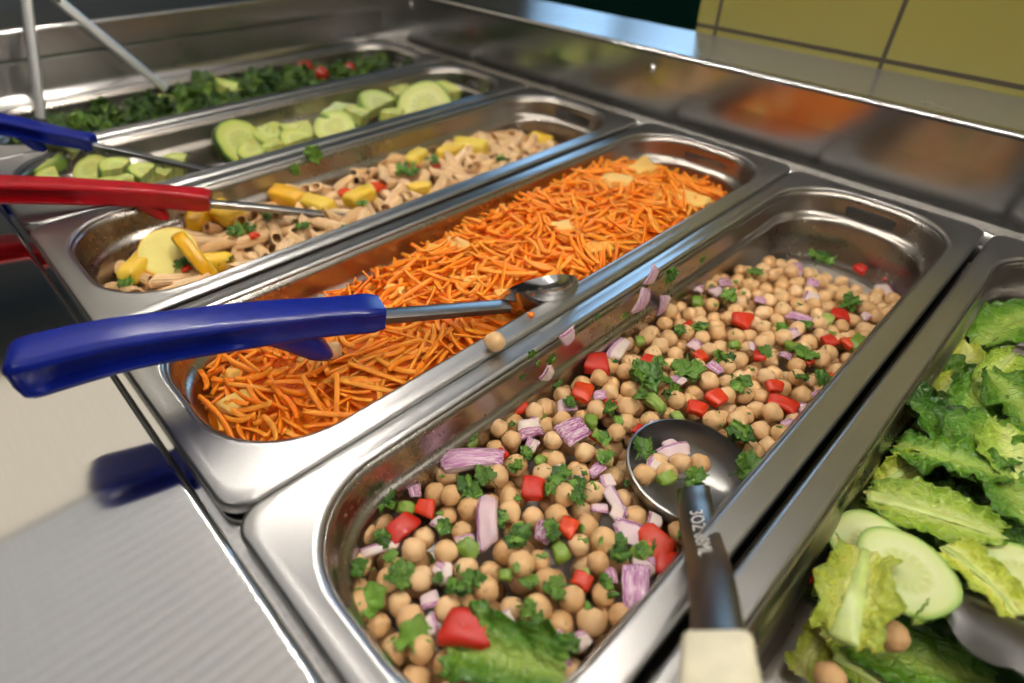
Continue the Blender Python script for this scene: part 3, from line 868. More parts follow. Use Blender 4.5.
def bowl_prof(R, dep, th=0.0011):
    out = [(R, 0.0)]
    o = [(R * math.sin(a), -dep * math.cos(a) ** 0.9 if a < PI / 2 else 0.0) for a in [PI / 2 * (1 - k / 12) for k in range(13)]]
    o = [(R * math.sin(a) ** 0.8, -dep * (math.cos(a))) for a in [PI / 2 * (1 - k / 14) for k in range(15)]]
    inner = [(max(r - th, 0.0), z + th * (1 if i > 3 else 0.3)) for i, (r, z) in enumerate(o)]
    P = list(reversed(inner)) + o
    P[0] = (0.0, P[0][1]); P[-1] = (0.0, P[-1][1])
    return [(max(r, 1e-5), z) for r, z in P]

def spoon(name, lab, grip_pts, shaft_pts, bowl_c, bowl_n, R, dep, m, w=(0.027, 0.021), h=(0.0225, 0.0165), guard=(0.83, 0.022, 0.036), shaft_w=(0.011, 0.012), rec=0.006, bowl=True):
    root = empty(name, tuple(grip_pts[0])); tag(root, lab, 'serving spoon')
    B = Vector(grip_pts[0]); G = [Vector(p) - B for p in grip_pts]; S_ = [Vector(p) - B for p in shaft_pts]
    grip(root, G, w[0], w[1], h[0], h[1], m, rec, guard)
    sweep(catmull(S_, 24), channel(shaft_w[0], shaft_w[1], 0.005, 0.004)).build('shaft', 'dull_steel', root, angle=0.7)
    if bowl:
        b = lathe(bowl_prof(R, dep), 44).build('bowl', 'tool_steel', root, angle=0.9)
        b.matrix_local = frame_m(Vector(bowl_c) - B, S_[-1] - S_[0], bowl_n)
    return root

# the near blue-handled spoon, its bowl in the carrots
spoon('serving_spoon', 'blue-handled serving spoon resting over the shredded carrot pan',
      [(.7585, -.0535, .0388), (.768, -.024, .0398), (.775, 0, .038), (.793, .055, .030), (.8105, .112, .0175)],
      [(.8085, .106, .0185), (.822, .148, .0085), (.8365, .192, -.0015)], (.8385, .2200, -.0035), (-0.75, -0.30, 0.60), .028, .017, 'blue_plastic')
spoon('serving_spoon', 'red-handled serving spoon lying across the pasta salad pan',
      [(.418, -.110, .0275), (.445, -.067, .0250), (.4803, -.013, .0205), (.522, .051, .0115), (.5612, .111, -.0005)],
      [(.5595, .1075, .0003), (.585, .153, -.0115), (.6145, .2093, -.029)], (.623, .228, -.036), (0.2, 0.1, 1), .024, .018, 'red_plastic', w=(0.022, 0.018), h=(0.020, 0.0155), guard=(0.86, 0.015, 0.024), shaft_w=(0.0085, 0.0085))
spoon('serving_spoon', 'blue-handled serving spoon lying across the cucumber pan',
      [(.30, -.055, .042), (.325, -.008, .034), (.346, .024, .0255), (.37, .052, .016), (.389, .0745, .0092)],
      [(.3875, .072, .010), (.402, .113, -.009), (.4175, .157, -.031)], (.424, .176, -.042), (0.2, 0.1, 1), .024, .018, 'blue_plastic', w=(0.020, 0.0165), h=(0.0185, 0.0135), guard=(0.60, 0.014, 0.024), shaft_w=(0.008, 0.008))

# ivory-handled ladle in the chickpeas
ld_root = empty('serving_ladle', (.987, .187, -.05)); tag(ld_root, 'ivory-handled steel ladle resting in the chickpea salad', 'serving spoon')
LB = Vector((.987, .187, -.05))
b = lathe(bowl_prof(.0350, .025), 56).build('bowl', 'dull_steel', ld_root, angle=0.9)
BC = Vector(pz(691, 467, -.0270)); b.matrix_local = frame_m(BC - LB, (0.5, -0.86, 0), (-0.11, 0.33, 1))
LUP = (-0.36, -0.18, 1)
LP = catmull([Vector(q) - LB for q in ((.9985, .1655, -.0180), (1.004, .156, -.0140), (1.018, .134, -.003), (1.034, .107, .0165), tuple(pz(719.5, 650, .0360)))], 30)
sh = sweep(LP, channel(0.0165, 0.0172, 0.006, 0.005), up=LUP).build('shaft', 'shaft_steel', ld_root, angle=0.7)
# stamped capacity on the shaft
tx = bpy.data.curves.new('stamped_capacity', 'FONT'); tx.body = '3OZ 88ML'; tx.size = 0.0085; tx.align_x = 'LEFT'; tx.align_y = 'CENTER'; tx.extrude = 0.0001; tx.space_character = 1.06
simple('stamp_grey', (205, 200, 193), 0.5)
tx.materials.append(MAT['stamp_grey'])
tmp = bpy.data.objects.new('stamp', tx); COL.objects.link(tmp); bpy.context.view_layer.update()
tme = bpy.data.meshes.new_from_object(tmp.evaluated_get(bpy.context.evaluated_depsgraph_get())); bpy.data.objects.remove(tmp)
to = link('stamped_capacity', tme, ld_root); to['label'] = 'stamped capacity 3OZ 88ML'
def bend_along(me, path, s0, lift):
    acc = [0.0]
    for a, b in zip(path, path[1:]): acc.append(acc[-1] + (b - a).length)
    for v in me.vertices:
        q = s0 + v.co.x
        k = max(i for i in range(len(acc) - 1) if acc[i] <= q)
        T = (path[min(k + 2, len(path) - 1)] - path[max(k - 1, 0)]).normalized(); P = path[k] + (path[k + 1] - path[k]).normalized() * (q - acc[k])
        S = T.cross(Vector(LUP)).normalized(); U = S.cross(T)
        v.co = P + U.cross(T) * v.co.y + U * (v.co.z + lift)
bend_along(tme, LP, 0.022, 0.0010)
IP = catmull([Vector(q) - LB for q in (pz(719.5, 650, .0365), pz(720.5, 672, .0415), pz(723, 722, .052), pz(728, 800, .068))], 24)
def ivp(t):
    e = min(1, t / 0.03); s = 0.80 + 0.20 * math.sqrt(max(0, 1 - (1 - e) ** 2)); return rr_prof((0.0212 + 0.001 * t) * s, 0.015 * s, 0.22, 0.0006)
sweep(IP, ivp, up=LUP).build('handle', 'ivory_plastic', ld_root, angle=0.9)['label'] = 'ivory plastic handle'

# tongs in the greens
tg = empty('tongs', (.209, .107, .13)); tag(tg, 'steel tongs standing open in the dark greens', 'tongs')
TB = Vector((.209, .107, .13))
for tip, nm in (((.2215, .0520, -.038), 'arm'), ((.2155, .222, -.034), 'arm')):
    A = Vector((0, 0, 0)); Bv = Vector(tip) - TB
    p = catmull([A, A + Bv * 0.25, A + Bv * 0.55, A + Bv * 0.84], 16)
    sideup = (0.8, -0.17, 0.57)
    ar = sweep(p, channel(0.0100, 0.0095, 0.006, 0.005), up=sideup).build('arm', 'tong_steel', tg, angle=0.7)
    # scalloped gripping end
    q = catmull([A + Bv * 0.82, A + Bv * 0.97, A + Bv * 1.12], 15)
    sweep(q, lambda t: channel(0.0105 + 0.005 * abs(math.sin(t * PI * 3.5)) * (1 - 0.3 * t), 0.0105 + 0.005 * abs(math.sin(t * PI * 3.5)), 0.003, 0.003)(t), up=sideup).build('grip_end', 'dark_steel', ar, angle=0.7)
lathe([(0.0, 0.012), (0.006, 0.011), (0.0075, 0.008), (0.0075, -0.008), (0.006, -0.011), (0.0, -0.012)], 20).build('hinge', 'tool_steel', tg, angle=0.7)
tube([(0.004, 0.0, 0.004), (0.012, 0.012, -0.022), (0.006, 0.02, -0.03), (0.0, 0.008, -0.02)], 0.0014, 8).build('locking_ring', 'tool_steel', tg)

# scalloped tongs lying in the lettuce
lt = empty('tongs', (1.1085, .1915, -.026)); tag(lt, 'steel tongs with scalloped end lying on the lettuce', 'tongs')
def scallop_sheet():
    V = []; F = []; nu, nv = 36, 12
    for i in range(nu + 1):
        t = i / nu
        w0 = 0.0165 + 0.002 * min(t / 0.5, 1)
        edge = 0.0060 * abs(math.sin(t * PI * 4.2)) if t < 0.75 else 0.0
        for j in range(nv + 1):
            s = j / nv * 2 - 1
            y = s * (w0 / 1.0 + edge * abs(s) ** 6) * (0.55 + 0.45 * min(1, (t / 0.06)) ** 0.5)
            V.append((t * 0.105, y, 0.007 * (1 - s * s) - 0.0035 + 0.004 * t))
    for i in range(nu):
        for j in range(nv):
            a = i * (nv + 1) + j; F.append((a, a + nv + 1, a + nv + 2, a + 1))
    return thicken(MB().add(V, F), 0.0012)
o = scallop_sheet().build('grip_end', 'tong_grey', lt, angle=0.9)
o.matrix_local = Matrix.Translation((0.001, 0.006, 0.005)) @ Euler((-0.3, -0.03, 0.10)).to_matrix().to_4x4()
ar = sweep(catmull([(.098, .010, .010), (.13, .011, .016), (.20, .012, .03)], 12), channel(0.030, 0.024, 0.006, 0.006)).build('arm', 'tool_steel', lt, angle=0.7)
# ------------------------------------------------------------------ chickpea salad
def lerp_tab(x, tab):
    for (a, p), (b, q) in zip(tab, tab[1:]):
        if x <= b: return p + (q - p) * max(0, min(1, (x - a) / (b - a)))
    return tab[-1][1]
def h_chick(x, y):
    z = lerp_tab(y, [(0.0, -.036), (0.06, -.033), (0.2, -.034), (0.3, -.037), (0.38, -.039), (0.44, -.046), (0.480, -.056), (0.6, -.060)])
    return z + 0.002 * math.sin(x * 60) * math.sin(y * 25)
PR_ = 0.0061                                                  # chickpea radius
def in_chick(x, y, m=0.0):
    x0, x1 = 0.8925 + m, 1.0115 - m
    if y > 0.36: x0 += 0.026 * ((y - 0.36) / 0.1) ** 2
    y1 = 0.484 - m
    if not (x0 < x < x1 and 0.0115 + m < y < y1): return False
    r = 0.034
    for cx, cy in ((x0 + r, 0.0115 + m + r), (x1 - r, 0.0115 + m + r)):
        if y < cy and ((cx == x0 + r and x < cx) or (cx == x1 - r and x > cx)):
            if math.hypot(x - cx, y - cy) > r: return False
    return True

class Sp:      # a piece placed at a point seen in the photograph
    def __init__(s, kind, u, v, size, lab=None, ang=0, asp=1.0, dz=0.0, seed=0, tilt=0.25): s.__dict__.update(locals())
CH = []
def S_(kind, rows):
    for r in rows: CH.append(Sp(kind, *r[:3], **(r[3] if len(r) > 3 else {})))
S_('pepper', [
    (402, 527, 27, dict(lab='orange-red pepper piece near the front left wall of the chickpea pan', ang=40, asp=1.4)),
    (468, 628, 42, dict(lab='largest red pepper piece, its cut edge orange, beside the lettuce leaf in the chickpeas', ang=-10, asp=1.25, dz=.004)),
    (425, 507, 19, {}), (533, 487, 25, dict(lab='square red pepper piece behind the white onion strip in the chickpeas', ang=0)),
    (597, 362, 26, dict(lab='square red pepper piece lying against the carrot-side wall of the chickpea pan', dz=.003)),
    (583, 391, 23, dict(ang=70)), (514, 401, 20, dict(lab='orange pepper piece on the carrot-side edge of the chickpeas')), (655, 542, 34, dict(lab='large red pepper piece left of the ladle shaft, farther of the two', ang=-50, asp=1.3)),
    (668, 563, 26, dict(lab='red pepper piece touching the ladle shaft just above the pan edge', ang=0)), (742, 320, 18, {}), (717, 397, 19, {}), (697, 408, 18, {}), (775, 386, 15, {}),
    (783, 404, 21, dict(ang=-20, asp=1.5)), (861, 268, 11, {}), (840, 315, 15, {}), (829, 340, 13, {}), (851, 343, 13, {}), (837, 381, 14, {}), (649, 360, 16, dict(ang=60)), (598, 436, 14, {}),
    (568, 526, 20, {}), (549, 645, 20, {}), (582, 580, 18, {}), (610, 405, 14, {}), (700, 355, 13, {}), (760, 355, 13, {}), (640, 430, 13, {}), (500, 455, 15, {}), (690, 325, 11, {}), (808, 360, 11, {})])
S_('onion', [
    (472, 458, 40, dict(lab='long purple-skinned red onion wedge by the carrot-side wall of the chickpeas', ang=0, asp=2.4, dz=.004)),
    (487, 518, 36, dict(lab='long white onion strip in front of the square pepper piece in the chickpeas', ang=90, asp=2.2, dz=.004, tilt=.5)),
    (574, 430, 30, dict(lab='square purple red onion piece among the chickpeas behind the ladle', dz=.003)), (530, 428, 24, {}), (566, 405, 18, {}), (620, 347, 24, dict(ang=50, asp=2)),
    (545, 530, 22, dict(lab='pale onion bit right of the long white onion strip')), (630, 533, 28, dict(lab='vivid purple onion piece left of the ladle shaft', ang=-20)), (636, 585, 36, dict(lab='big purple-and-white onion piece at the near right of the chickpeas', ang=90, asp=1.5, dz=.004)),
    (645, 562, 24, dict(ang=-30)), (614, 500, 22, dict(ang=-60, asp=2.2)), (582, 640, 18, dict(ang=30)), (560, 648, 22, dict(ang=-70, asp=2)), (440, 523, 16, {}), (415, 490, 14, {}), (440, 570, 16, {}), (500, 628, 26, dict(ang=50, asp=1.6)),
    (430, 600, 18, {}), (795, 268, 18, dict(lab='onion curl standing at the far end of the chickpeas', ang=80, asp=1.8, tilt=.6)), (812, 296, 15, dict(ang=60)), (800, 318, 16, dict(ang=-20, asp=2)),
    (697, 288, 12, {}), (718, 291, 14, dict(ang=20)), (695, 345, 14, {}), (822, 396, 14, {}), (815, 414, 16, {}), (790, 425, 14, {}), (672, 445, 16, {}), (655, 520, 16, {}), (607, 480, 16, {}), (600, 395, 13, {}), (655, 425, 12, {}), (760, 300, 10, {}), (745, 430, 12, {}), (560, 470, 14, {}), (380, 548, 20, dict(ang=15, asp=3))])
S_('celery', [
    (655, 402, 21, dict(lab='pale green celery piece behind the ladle in the chickpeas', ang=-40, asp=1.5)), (591, 420, 17, {}), (678, 418, 16, dict(ang=-50, asp=1.5)), (468, 548, 24, dict(lab='light green celery chunk in front of the parsley near the white onion strip')), (560, 551, 20, {}),
    (643, 552, 24, {}), (697, 300, 14, {}), (858, 342, 20, dict(lab='green celery piece at the far right edge of the chickpeas', ang=50, asp=1.5)), (405, 508, 18, {}), (469, 440, 18, {}), (585, 575, 14, {}), (618, 420, 13, {}), (828, 318, 14, {}), (640, 340, 12, {}), (735, 345, 12, {}), (540, 460, 14, {}), (505, 575, 14, {}), (790, 345, 12, {})])
S_('herb', [
    (645, 378, 40, dict(lab='dark curly parsley clump against the carrot-side wall of the chickpeas')), (690, 372, 36, dict(lab='bright parsley sprig behind the ladle bowl')), (470, 490, 30, {}), (485, 480, 28, {}), (370, 600, 34, dict(lab='smooth green leaf on the near left edge of the chickpeas', seed=1)), (415, 638, 38, dict(lab='light green celery leaf at the near left of the chickpeas', seed=2)),
    (388, 500, 26, {}), (402, 575, 32, dict(ang=20)), (520, 540, 30, {}), (555, 592, 32, {}), (530, 585, 22, {}), (560, 478, 26, {}), (640, 450, 26, {}), (605, 460, 22, {}), (740, 385, 22, {}), (728, 300, 20, {}), (800, 380, 18, {}), (820, 260, 26, dict(lab='parsley tuft at the far end of the chickpeas')), (850, 305, 20, {}),
    (780, 330, 16, {}), (700, 330, 18, {}), (455, 590, 26, {}), (540, 375, 18, {}), (600, 440, 22, {}), (575, 500, 20, {}), (500, 520, 22, {}), (620, 560, 20, {}), (360, 570, 24, {}), (715, 420, 18, {}), (755, 275, 16, {}), (675, 395, 18, {}), (460, 430, 20, {}), (475, 580, 24, {}), (645, 300, 14, {}), (530, 610, 22, {})])

_r = random.Random(21)
while len([q for q in CH if q.kind == 'herb']) < 70:
    u, v = _r.uniform(360, 870), _r.uniform(265, 650)
    P = on_heap(u, v, h_chick)
    if in_chick(P[0], P[1], .004) and math.hypot(P[0] - .987, P[1] - .187) > .05: CH.append(Sp('herb', u, v, _r.uniform(14, 24)))
while len([q for q in CH if q.kind == 'onion']) < 58:
    u, v = _r.uniform(380, 870), _r.uniform(275, 650)
    P = on_heap(u, v, h_chick)
    if in_chick(P[0], P[1], .004) and math.hypot(P[0] - .987, P[1] - .187) > .05: CH.append(Sp('onion', u, v, _r.uniform(9, 14) + (v > 400) * 4, asp=_r.uniform(1, 2)))
GEN = dict(pepper=('small red pepper bit mixed into the chickpea salad', 'pepper', 'red pepper bits in the chickpea salad'),
           onion=('small red onion bit mixed into the chickpea salad', 'onion', 'red onion bits in the chickpea salad'),
           celery=('small green celery bit mixed into the chickpea salad', 'celery', 'celery bits in the chickpea salad'),
           herb=('small green parsley leaf mixed into the chickpea salad', 'herb', 'parsley leaves in the chickpea salad'))
PEP = [two_part('red_pepper_piece', chunk(1.0, 0.85, 0.42, 0.35, s, bev=.34, lump=.14), 'red_pepper_flesh', 'red_pepper', 'pepper_skin', -0.35) for s in range(5)]
def onion_proto(s):
    c = chunk(1.0, 0.8, 0.24, 0.5, 30 + s, bev=.35, lump=0.22)
    if s in (1, 3): return two_part('onion_piece', c, 'onion_flesh', 'onion_skin', 'onion_skin', 0.2)
    return two_part_cut('onion_piece', c, 'onion_flesh', 'onion_skin', 'onion_skin', (0.12, 0, 0.22, 0, 0.02, 0.25)[s])
ONI = [onion_proto(s) for s in range(6)]
CEL = [('celery_piece', chunk(1.0, 0.75, 0.5, 0.6, 60 + s, bev=.42, lump=.2).mesh('celery_piece', 'celery')) for s in range(4)]
HB = [('parsley_leaf', m) for m in HERB]; SM = [('celery_leaf', m) for m in SMOOTH_LEAF]

seeds = []        # (centre, radius) of everything the chickpeas must lie around
place = []
for k, s in enumerate(CH):
    P = on_heap(s.u, s.v, h_chick, 0.0035 + s.dz)
    dist = float(np.linalg.norm(P - CP)); size = s.size * dist / FOC * {'pepper': 1.0, 'onion': 1.0, 'celery': 0.95, 'herb': 1.0}[s.kind]
    P[0] = min(max(P[0], 0.889), 1.013)
    place.append((s, P, size))
    if s.kind != 'herb': seeds.append((P - np.array([0, 0, 0.0015]), size * 0.36))
LADC = np.array([.987, .187, -.030])
def free_of_ladle(c):
    d = c - LADC
    r = math.hypot(d[0], d[1])
    if r < 0.0425 and c[2] > -0.0265 - 0.028 * math.sqrt(max(0, 1 - (r / 0.0425) ** 2)) - 0.006: return False
    # the shaft's way out of the pan
    a = np.array([.9985, .168]); b_ = np.array([1.034, .107]); t = np.clip(np.dot(c[:2] - a, b_ - a) / np.dot(b_ - a, b_ - a), 0, 1)
    q = a + (b_ - a) * t
    if np.hypot(*(c[:2] - q)) < 0.0165 and c[2] > -0.0245 + 0.041 * t - 0.0125: return False
    return True
pts = [q for q, r in seeds]; rad = [r for q, r in seeds]
PTS = np.zeros((6000, 3)); RAD = np.zeros(6000); N0 = len(pts)
PTS[:N0] = pts; RAD[:N0] = rad; NP = N0
FLOOR = -0.066
fails = 0
while fails < 900 and NP < 3200:
    for _ in range(40):
        cx, cy = random.uniform(0.889, 1.015), random.uniform(0.012, 0.488)
        if in_chick(cx, cy): break
    cand = np.column_stack([cx + rng.uniform(-.009, .009, 24), cy + rng.uniform(-.009, .009, 24)])
    best = None
    r = PR_ * random.uniform(0.9, 1.08)
    near = np.abs(PTS[:NP, :2] - (cx, cy)).max(1) < 0.032
    Q = PTS[:NP][near]; R = RAD[:NP][near]
    for c in cand:
        if not in_chick(*c): continue
        z = FLOOR + r
        if len(Q):
            d2 = ((Q[:, :2] - c) ** 2).sum(1); D = (R + r) * 0.97
            m = d2 < D * D
            if m.any(): z = max(z, float((Q[m, 2] + np.sqrt(D[m] ** 2 - d2[m])).max()))
        if best is None or z < best[2]: best = (c[0], c[1], z)
    if best is None: fails += 1; continue
    lim = h_chick(best[0], best[1]) + random.uniform(-0.002, 0.0035)
    c3 = np.array(best)
    if best[2] > lim or not free_of_ladle(c3): fails += 1; continue
    PTS[NP] = c3; RAD[NP] = r; NP += 1; fails = 0
PC = PTS[N0:NP].copy(); PRAD = RAD[N0:NP].copy()
sc_ = visible_order(PC, PRAD)
order = np.argsort(-sc_)
GP = 'chickpeas in the chickpea salad'
def put_pea(c, r, lab, grp=None, k=None, cat='chickpea'):
    o = link('chickpea', PEAS[random.randrange(7) if k is None else k])
    o.matrix_world = Matrix.Translation(Vector(c)) @ rand_rot() @ Matrix.Scale(r, 4)
    return tag(o, lab, cat, grp)
for i in order[:300]:
    put_pea(PC[i], PRAD[i] * 1.0, 'beige cooked chickpea lying in the heap of the chickpea salad', GP)
rest = MB()
for n_, i in enumerate(order[300:]):
    vis = sc_[i] > 0
    src = PEA_LO[n_ % 4]
    M = Matrix.Translation(Vector(PC[i])) @ rand_rot() @ Matrix.Scale(PRAD[i], 4)
    rest.add([tuple(M @ Vector(p)) for p in src.v], src.f)
o = rest.build('chickpea_heap', 'chickpea', normals=False)
tag(o, 'deeper and farther mass of chickpeas filling the chickpea salad pan', 'chickpeas', kind='stuff')

def img_dir(P, ang):
    """direction on the table that runs at ang degrees (image, counter-clockwise) through P"""
    u, v, d = proj(P); a = math.radians(ang)
    Q = pz(u + 6 * math.cos(a), v - 6 * math.sin(a), P[2])
    return Vector(Q - P).normalized()
for k, (s, P, size) in enumerate(place):
    lab, cat, grp = GEN[s.kind]
    r0 = random.Random(k)
    ang = s.ang if s.ang else r0.uniform(0, 360)
    X = img_dir(P, ang)
    to_cam = (Vector(CP) - Vector(P)).normalized()
    Z = (Vector((0, 0, 1)) + to_cam * 0.5 + Vector((r0.uniform(-1, 1), r0.uniform(-1, 1), 0)) * s.tilt).normalized()
    M = frame_m(P, X, Z)
    if s.kind == 'pepper': pr = PEP[k % 5]
    elif s.kind == 'onion': pr = ONI[k % 6]
    elif s.kind == 'celery': pr = CEL[k % 4]
    else:
        pr = SM[s.seed] if s.seed else HB[k % 6]
        M = M @ Matrix.Translation((-0.3 * size, 0, 0.003)); size *= 0.95
    M = M @ Matrix.Diagonal((size * math.sqrt(s.asp), size / math.sqrt(s.asp), size, 1))
    o = inst(pr, M)
    tag(o, s.lab or lab, cat, None if s.lab else grp)

FL = [('herb_fleck', thicken(leaflet(3, 1.0, 90 + q, 0.5, 0.1, 3, 14), 0.05).mesh('herb_fleck', 'herb')) for q in range(4)]
rf = random.Random(9)
for i in rf.sample(list(order[:330]), 110):
    c = PC[i]; d = Vector((rf.uniform(-.6, .6), rf.uniform(-.7, .2), 1)).normalized()
    P = Vector(c) + d * PRAD[i] * 1.0
    s1 = rf.uniform(.0022, .0052)
    o = inst(FL[rf.randrange(4)], frame_m(P, (rf.uniform(-1, 1), rf.uniform(-1, 1), 0.01), d) @ Matrix.Diagonal((s1 * 1.5, s1 * rf.uniform(.4, 1), s1, 1)))
    tag(o, 'tiny chopped herb fleck stuck to a chickpea', 'herb', 'herb flecks on the chickpeas')

# bits clinging to the carrot-side wall of the chickpea pan
def wall_piece(u, v, px, kind, lab, ang=60, X=None, grp=None, asp=1.3):
    P = px_(u, v, 0.8935 if X is None else X)
    size = px * float(np.linalg.norm(P - CP)) / FOC * 1.1
    Z = Vector((0.97, 0, 0.22)); Y = Vector((0, math.cos(math.radians(ang)), math.sin(math.radians(ang))))
    M = frame_m(P, Y, Z) @ Matrix.Diagonal((size * math.sqrt(asp), size / math.sqrt(asp), size * 0.8, 1))
    pr = {'onion': ONI[(int(u) % 6)], 'herb': HB[int(u) % 6], 'pepper': PEP[int(u) % 5]}[kind]
    o = inst(pr, M); tag(o, lab, kind, grp)
wall_piece(653, 276, 15, 'onion', 'onion bit stuck highest on the carrot-side wall of the chickpea pan')
wall_piece(643, 301, 20, 'onion', 'pale onion bit on the wall beside the chickpeas, larger of two side by side', 70)
wall_piece(664, 306, 17, 'onion', 'pale onion bit on the wall, nearer the far end, of two side by side', 80)
wall_piece(569, 337, 17, 'onion', 'purple onion square stuck alone on the carrot-side pan wall', 10, asp=1.0)
wall_piece(548, 374, 15, 'onion', 'purple onion bit low on the carrot-side pan wall', 40, asp=1.0)
for u, v, a in ((622, 318, 9), (529, 356, 10), (549, 362, 12), (596, 319, 7), (667, 278, 16), (520, 379, 8), (700, 262, 8), (536, 366, 8)):
    wall_piece(u, v, a, 'herb', 'tiny green herb fleck stuck on the carrot-side wall of the chickpea pan', 30, grp='herb flecks on the pan wall')
# far end wall of the chickpea pan
def flat_piece(u, v, z, px, kind, lab, ang=0, asp=1.3, grp=None, Z=(0.1, -0.3, 1), hgt=1.0, cat=None, pr=None):
    P = pz(u, v, z); size = px * float(np.linalg.norm(P - CP)) / FOC
    M = frame_m(P, img_dir(P, ang), Z) @ Matrix.Diagonal((size * math.sqrt(asp), size / math.sqrt(asp), size * hgt, 1))
    pr = pr or {'onion': ONI[2], 'herb': HB[1], 'pepper': PEP[1], 'celery': CEL[0]}[kind]
    return tag(inst(pr, M), lab, cat or kind, grp)
flat_piece(885, 293, -.058, 22, 'onion', 'pale onion strip alone on the bare far end of the chickpea pan', -70, 1.8)
flat_piece(889, 278, -.057, 8, 'pepper', 'tiny red pepper speck on the bare far end of the chickpea pan', 0)
# the ladle's contents
for u, v, z, kk in ((644, 475, -.026, 0), (667, 474, -.027, 1), (657, 464, -.030, 2), (680, 463, -.031, 3), (700, 464, -.031, 4)):
    put_pea(pz(u, v, z), PR_ * 0.98, 'beige chickpea lying inside the ladle bowl', 'chickpeas in the ladle', kk)
flat_piece(676, 451, -.031, 24, 'onion', 'pale onion strip inside the ladle bowl', 15, 1.6)
flat_piece(656, 462, -.026, 18, 'onion', 'purple onion bit inside the ladle bowl', 60, 1.3, pr=ONI[0])
flat_piece(668, 478, -.020, 17, 'celery', 'green celery bit inside the ladle bowl', 20, 1.2)
flat_piece(688, 478, -.021, 24, 'herb', 'parsley sprig at the neck of the ladle', 10)
flat_piece(740, 470, -.026, 32, 'herb', 'dark parsley sprig lying in the right side of the ladle bowl', 30)
flat_piece(745, 440, -.027, 26, 'herb', 'dill-like parsley bit on the far rim of the ladle', 140)
# the lone chickpeas
put_pea(pz(495, 342, .0075), .0063, 'lone chickpea perched on the rim between carrot and chickpea pans')
flat_piece(531, 315, .003, 6, 'pepper', 'orange crumb of carrot on the rim beside the spoon bowl', 0, 1.0, cat='carrot crumb', pr=('carrot_crumb', chunk(1, 0.8, 0.7, 0, 5).mesh('carrot_crumb', 'carrot')))
# the romaine leaf lying on the near end
def h_on(u, v, dz): return on_heap(u, v, h_chick, dz)
P = h_on(505, 655, .010)
lettuce(P, .052, .042, math.radians(-62), 11, 'romaine_green', 'crinkled green lettuce leaf on the near end of the chickpea salad', tilt=(0.15, 0.25), wave=.16, curl=.3, shape='torn', torn=.3)

# ------------------------------------------------------------------ shredded carrot
def h_car(x, y):
    z = lerp_tab(y, [(-.01, -.036), (0.03, -.030), (0.10, -.020), (0.2, -.014), (0.3, -.008), (0.4, -.006), (0.46, -.014), (0.50, -.030), (0.53, -.045)])
    ex = min(x - 0.712, 0.854 - x)
    return z - 0.016 * max(0, 1 - ex / 0.03) ** 1.5
CX0, CX1, CY0, CY1 = 0.7200, 0.8485, 0.014, 0.508
mb = mound('bed', CX0 - .003, CX1 + .003, CY0 - 0.002, CY1, .04, h_car, 'carrot', '', '', dz=-0.0025)
hp = Heap(CX0 - .01, CX1 + .01, CY0 - .01, CY1 + .01, lambda x, y: h_car(x, y) - 0.0025)
SHR = [shred(s, L).mesh('carrot_shred', 'carrot') for s, L in enumerate((.020, .025, .030, .034, .038, .044, .027, .032, .022, .040))]
SHL = (.020, .025, .030, .034, .038, .044, .027, .032, .022, .040)
def in_rr(x, y, x0, x1, y0, y1, r):
    if not (x0 < x < x1 and y0 < y < y1): return False
    ex, ey = max(abs(x - (x0 + x1) / 2) - ((x1 - x0) / 2 - r), 0), max(abs(y - (y0 + y1) / 2) - ((y1 - y0) / 2 - r), 0)
    return math.hypot(ex, ey) <= r
strips = []
tries = 0
BW = np.array([.8385, .219])
while len(strips) < 2400 and tries < 13000:
    tries += 1
    best = None
    k = random.randrange(10); L = SHL[k]; yaw0 = random.uniform(0, 2 * PI)
    bx, by = random.uniform(CX0, CX1), random.uniform(CY0, CY1)
    for c in range(3):
        x, y = bx + random.uniform(-.012, .012), by + random.uniform(-.012, .012)
        yaw = yaw0 + random.uniform(-.4, .4)
        e = L / 2 * 0.9; cs, sn = math.cos(yaw), math.sin(yaw)
        if not (in_rr(x + e * cs, y + e * sn, CX0, CX1, CY0, CY1, .04) and in_rr(x - e * cs, y - e * sn, CX0, CX1, CY0, CY1, .04)): continue
        a, b = hp.rest(x, y, yaw, L, 0.0013)
        if best is None or a - h_car(x, y) < best[2] - h_car(best[0], best[1]): best = (x, y, a, yaw, b)
    if best is None: continue
    x, y, a, yaw, b = best
    if a > h_car(x, y) + 0.007: continue
    if math.hypot(x - BW[0], y - BW[1]) < 0.030 and a > -0.030: continue
    hp.lay(x, y, yaw, L, 0.0017, a, b, 0.6)
    strips.append((x, y, a, yaw, b, k))
C = np.array([s[:3] for s in strips])
app = visible_order(C, np.array([0.003] * len(strips)))
app *= (C[:, 1] < 0.42)
od = np.argsort(-app)
def shred_m(s):
    x, y, a, yaw, b, k = s
    return Matrix.Translation((x, y, a)) @ Euler((0, 0, yaw)).to_matrix().to_4x4() @ Euler((0, -math.atan(b), 0)).to_matrix().to_4x4() @ Euler((random.uniform(-1.2, 1.2), 0, 0)).to_matrix().to_4x4()
for i in od[:300]:
    o = link('carrot_shred', SHR[strips[i][5]]); o.matrix_world = shred_m(strips[i])
    tag(o, 'thin orange carrot shred on top of the shredded carrot heap', 'carrot', 'carrot shreds on top of the heap')
SRC = [shred(s, L) for s, L in enumerate(SHL)]
for i in od[300:]:
    M = shred_m(strips[i]); src = SRC[strips[i][5]]
    mb.add([tuple(M @ Vector(p)) for p in src.v], src.f)
o = mb.build('shredded_carrot', 'carrot', normals=False)
tag(o, 'heaped mass of shredded orange carrot filling its pan', 'carrot', kind='stuff')
PIN = [('pineapple_chunk', chunk(1, .8, .6, 0, 80 + s, bev=.3, lump=.14).mesh('pineapple_chunk', 'pineapple')) for s in range(4)]
